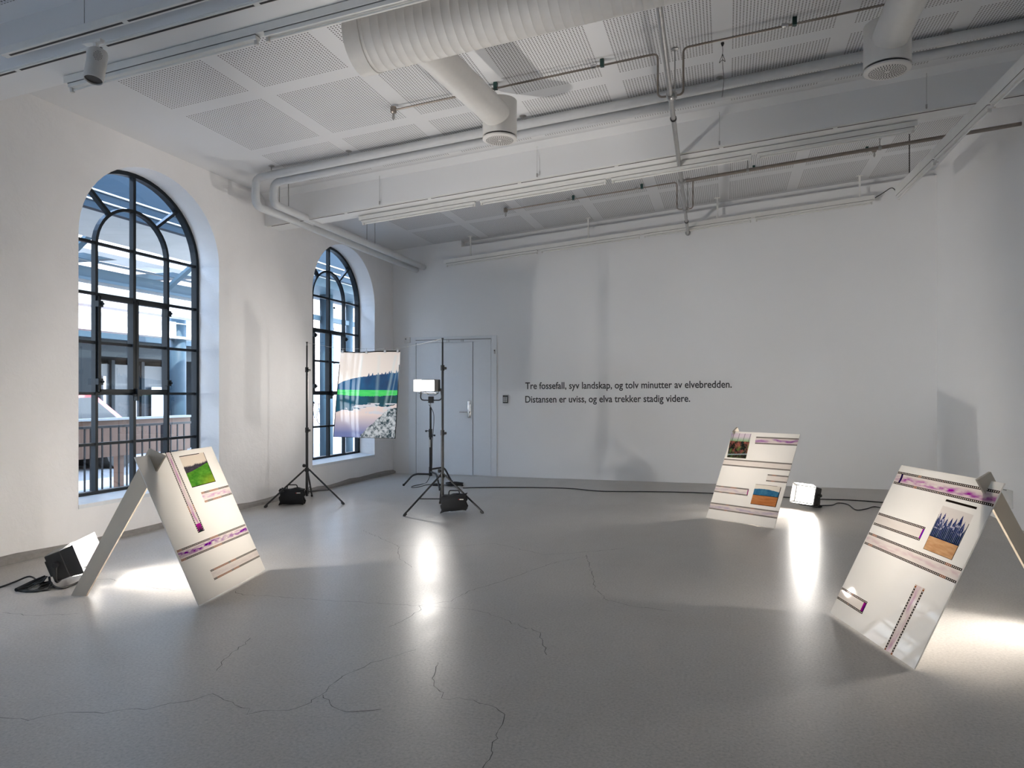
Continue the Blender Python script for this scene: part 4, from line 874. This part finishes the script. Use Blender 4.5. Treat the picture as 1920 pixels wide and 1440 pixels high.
# ------------------------------------------------------------ outside
k = NT('brickwork'); o = k.n('TexCoord').outputs['Object']; mp = k.n('Mapping'); mp.inputs['Rotation'].default_value = (0, PI / 2, PI / 2); k.l(o, mp.inputs[0])
sep = k.n('SeparateXYZ'); k.l(o, sep.inputs[0]); cb = k.n('CombineXYZ'); k.l(k.math('ADD', sep.outputs[1], sep.outputs[0]), cb.inputs[0]); k.l(sep.outputs[2], cb.inputs[1])
br = k.n('TexBrick'); k.l(cb.outputs[0], br.inputs[0]); br.inputs['Scale'].default_value = 1; br.inputs['Brick Width'].default_value = .42; br.inputs['Row Height'].default_value = .13; br.inputs['Mortar Size'].default_value = .012
br.inputs['Color1'].default_value = (.36, .27, .23, 1); br.inputs['Color2'].default_value = (.48, .38, .33, 1); br.inputs['Mortar'].default_value = (.55, .52, .48, 1); k.pbr(br.outputs[0], .85, 0, .2); M['brick'] = k.m
M['stone'] = simple('pale yellow render', (.62, .54, .36), .8, nscale=4, var=.1)
M['redframe'] = simple('red window paint', (.30, .04, .05), .5)
M['paleglass'] = simple('pale pane', (.25, .33, .42), .1, 0, .8)
M['charcoal'] = simple('charcoal cladding', (.014, .02, .024), .6, spec=.15, nscale=3, var=.2)
M['bluesteel'] = simple('blue grey steelwork', (.035, .065, .09), .5, 0, .2)
M['navy'] = simple('dark blue fascia', (.006, .017, .03), .6, 0, .1)
M['shopglass'] = simple('dark shop glass', (.05, .06, .07), .3, 0, .3)
M['concrete'] = simple('pale concrete', (.42, .42, .40), .8, nscale=3, var=.12)
M['whitebeam'] = simple('white steel girder', (.72, .72, .70), .5)
M['wood'] = simple('brown timber boards', (.17, .085, .05), .6, nscale=8, var=.25)
M['asphalt'] = simple('pavement', (.26, .26, .255), .85, nscale=8, var=.15)
M['carred'] = simple('red car paint', (.30, .02, .03), .2, 0, .6, coat=1)
M['poster'] = simple('white poster', (.75, .76, .78), .6)
struct(MB().box(-60, XL - .5, -30, 80, -.5, -.15).build('ground', 'asphalt'))
def out(name, bb, mat, label, cat, group=None): return tag(bb.build(name, mat), label, cat, group)
# canopy: fascia, slab, girders, glazing bars
out('canopy_fascia', MB().box(-7.25, -7.15, -6, 14.6, 3.50, 4.35), 'navy', 'dark blue fascia seen through the top of the near window', 'fascia')
t = thing('canopy_rail', 'pair of thin pale rails on the dark blue fascia outside', 'rail', (-7.14, 0, 0))
for z in (3.60, 3.72): MB().tube([(0, -6, z), (0, 14.6, z)], .012, 6).build('rail', 'concrete', t)
out('canopy_slab', MB().box(-9.0, -7.25, -6, 14.6, 3.62, 3.75), 'concrete', 'pale concrete canopy slab outside the near window', 'canopy slab')
for i, (X, z0, z1, mt, lb) in enumerate(((-10.2, 3.72, 3.95, 'whitebeam', 'upper white canopy girder outside the near window'), (-10.6, 3.28, 3.44, 'bluesteel', 'blue-grey canopy girder between the white ones outside the near window'), (-11.2, 2.95, 3.25, 'whitebeam', 'broad white canopy girder at mid height outside the near window'), (-12.4, 2.62, 2.92, 'whitebeam', 'lowest white canopy girder outside the near window'))):
    out('canopy_girder', MB().box(X - .12, X, -6, 16.3, z0 + .35, z0 + .37).box(X - .3, X + .05, -6, 16.3, z0, z0 + .05).box(X - .13, X - .10, -6, 16.3, z0, z1 + .1), mt, lb, 'girder', 'canopy girders')
for i, y in enumerate((6.6, 9.0, 11.4, 13.8)):
    tt = thing('canopy_rafter', ('nearest', 'second nearest', 'third nearest', 'farthest')[i] + ' blue-grey rafter crossing the canopy outside the near window', 'rafter', (0, y, 0), group='canopy rafters')
    MB().box(-13.5, -9.0, -.09, .09, 3.95, 4.10).build('web', 'bluesteel', tt)
    MB().hexa([(-10.3, -.06, 3.3), (-10.2, -.06, 3.3), (-10.2, .06, 3.3), (-10.3, .06, 3.3), (-9.3, -.06, 4.0), (-9.2, -.06, 4.0), (-9.2, .06, 4.0), (-9.3, .06, 4.0)]).build('strut', 'bluesteel', tt)
for i, (x0_, z_) in enumerate(((-11.6, 4.25), (-13.0, 4.3))):
    out('roof_slat_panel', MB().box(x0_ - .5, x0_ + .4, -6, 16.3, z_, z_ + .04), 'whitebeam', ('nearer', 'farther')[i] + ' white canopy roof sheet above the girders outside the near window', 'roof panel', 'canopy roof sheets')
def column(x, y, r_, h_, label, mt='bluesteel', sq=False):
    bb = MB()
    if sq: bb.box(x - r_, x + r_, y - r_, y + r_, -.2, h_)
    else: bb.lathe([(r_, -.2), (r_, h_)], (x, y, 0), seg=20)
    tt = out('canopy_column', bb, mt, label, 'column', 'canopy columns')
    if not sq: tt.data.polygons.foreach_set('use_smooth', [True] * len(tt.data.polygons))
p = lw(333, 700, -12.6); column(p.x, p.y, .19, 3.6, 'blue-grey round column behind the right panes of the near window')
for px, r_, X in ((612, .14, -8.3), (655, .085, -8.4)):
    p = lw(px, 700, X); column(X, p.y, r_, 3.9, 'dark column outside, behind the %s of the far window' % {612: 'left panes', 655: 'right panes'}[px], 'bluesteel')
out('canopy_beam', MB().box(-8.9, -7.7, 11.8, 17, 3.45, 3.85), 'bluesteel', 'dark steel beam outside the top of the far window', 'beam')
out('canopy_crossbar', MB().box(-8.45, -8.36, 11.6, 18, 2.90, 3.0), 'bluesteel', 'thin steel crossbar outside, across the arch of the far window', 'beam')
# railing outside
t = thing('railing', 'black steel railing with vertical bars outside the near window', 'railing', (-7.5, 7.4, -.15))
MB().box(-.02, .02, -4.4, 1.45, 1.03, 1.06).build('top_rail', 'black', t); MB().box(-.015, .015, -4.4, 1.45, .10, .125).build('bottom_rail', 'black', t)
for i in range(44):
    y = -4.3 + i * .13
    if i % 9 == 4: MB().box(-.03, .03, y - .03, y + .03, 0, 1.05).build('post', 'black', t)
    else: MB().box(-.008, .008, y - .008, y + .008, .11, 1.04).build('baluster', 'black', t)
t = thing('timber_parapet', 'brown timber boarded parapet behind the railing outside', 'parapet', (-8.1, 6.8, -.15))
MB().box(-.04, .0, -4, 2.72, .60, 1.10).build('boards', 'wood', t); MB().box(-.10, .06, -4, 2.74, 1.10, 1.13).build('cap_board', 'concrete', t)
for y in (-3, -.6, 1.4, 2.65): MB().box(-.12, -.04, y - .05, y + .05, 0, 1.1).build('post', 'wood', t)
# dark entrance building
t = thing('entrance_building', 'charcoal low building with glazed entrance across the yard', 'building', (-14, 12, -.15))
MB().box(-3, 0, -12, 1.4, 0, 2.75).box(-3, 0, 4.6, 5.0, 0, 2.75).box(-3, 0, 1.4, 4.6, 2.35, 2.75).box(-3, -2.8, 1.4, 4.6, 0, 2.4).build('wall', 'charcoal', t)
MB().box(-.2, .25, -12, 5.2, 2.75, 2.95).build('roof_edge', 'bluesteel', t)
MB().box(-.6, -.55, 1.6, 4.4, .05, 2.2).build('shop_window', 'shopglass', t)
for y in (1.5, 2.35, 3.3, 4.4): MB().box(-.6, -.48, y - .05, y + .05, 0, 2.3).build('mullion', 'charcoal', t)
MB().box(-.46, -.44, 3.55, 4.1, .7, 1.65).build('poster', 'poster', t); MB().box(.01, .03, .55, .8, 1.6, 1.95).build('notice', 'poster', t)
for y in (2.05, 3.0, 4.55): MB().box(-.5, -.44, y - .04, y + .04, .1, 1.9).build('light_strip', 'poster', t)
t = thing('parked_car', 'red car standing in front of the charcoal building across the yard', 'car', (-12.3, 10.2, -.15))
prof = [(-2.0, .35), (-1.95, .75), (-1.2, .92), (-.75, 1.42), (.75, 1.46), (1.45, .98), (2.0, .85), (2.05, .35)]
MB().prism([(-.8, y, z) for y, z in prof], (1.6, 0, 0)).build('car_body', 'carred', t)
MB().prism([(-.81, y, z) for y, z in ((-1.1, .94), (-.72, 1.36), (.7, 1.40), (1.3, .98))], (1.62, 0, 0)).build('car_windows', 'shopglass', t)
for y in (-1.3, 1.35): MB().lathe([(.12, -.82), (.32, -.82), (.33, .82), (.12, .82)], (0, y, .33), (1, 0, 0), 24).build('wheel', 'rubber', t)
# far buildings
def facade(name, X, y0, y1, z1, wins, mw, mf, mp_, label):
    tt = thing(name, label, 'building', (X, (y0 + y1) / 2, -.15)); yc = (y0 + y1) / 2
    MB().box(-6, 0, y0 - yc, y1 - yc, 0, z1).build('wall', mw, tt)
    for (y, z, w_, h_) in wins:
        f_ = MB(); y -= yc
        f_.box(-.02, .06, y - w_ / 2, y + w_ / 2, z, z + .1).box(-.02, .06, y - w_ / 2, y + w_ / 2, z + h_ - .1, z + h_).box(-.02, .06, y - w_ / 2, y - w_ / 2 + .12, z, z + h_).box(-.02, .06, y + w_ / 2 - .12, y + w_ / 2, z, z + h_).box(-.02, .05, y - .05, y + .05, z, z + h_).box(-.02, .05, y - w_ / 2, y + w_ / 2, z + h_ * .6, z + h_ * .6 + .08)
        fo = f_.build('window', mf, tt); MB().box(.0, .02, y - w_ / 2, y + w_ / 2, z, z + h_).build('pane', mp_, fo)
    return tt
facade('apartment_building', -30, 22, 37.5, 16, [(y, z, 1.3, 2.3) for z in (3.2, 7.0) for y in (25.2, 28.2, 31.2, 34.2)], 'stone', 'redframe', 'paleglass', 'pale yellow building with red window frames seen far behind the canopy')
facade('brick_building', -20, 23.6, 60, 14, [(31.0, 6.1, 1.8, 3.0), (35.2, 3.1, 2.0, 3.0), (35.4, 7.2, 2.0, 2.6), (31.8, 1.0, 1.0, 2.2), (39.5, 3.1, 2, 3)], 'brick', 'paleglass', 'paleglass', 'brick building seen through the far window')
t = thing('bicycle', 'bicycle leaning by the brick building outside the far window', 'bicycle', (-19.2, 31.1, -.15))
for y in (-.52, .52):
    wl_ = [(0, y + .33 * math.cos(2 * PI * i / 20), .34 + .33 * math.sin(2 * PI * i / 20)) for i in range(21)]
    MB().tube(wl_, .02, 6, False).build('wheel', 'rubber', t)
MB().tube([(0, -.52, .34), (0, -.2, .85), (0, .38, .88), (0, .52, .34)], .018, 6).tube([(0, -.2, .85), (0, -.02, .32), (0, .38, .80)], .018, 6).build('frame', 'bluesteel', t)
MB().tube([(-.25, .36, 1.0), (.25, .36, 1.0)], .015, 6).tube([(0, .38, .86), (0, .36, 1.0)], .015, 6).build('handlebar', 'rubber', t); MB().box(-.06, .06, -.34, -.1, .92, .97, bev=.01).build('saddle', 'rubber', t)
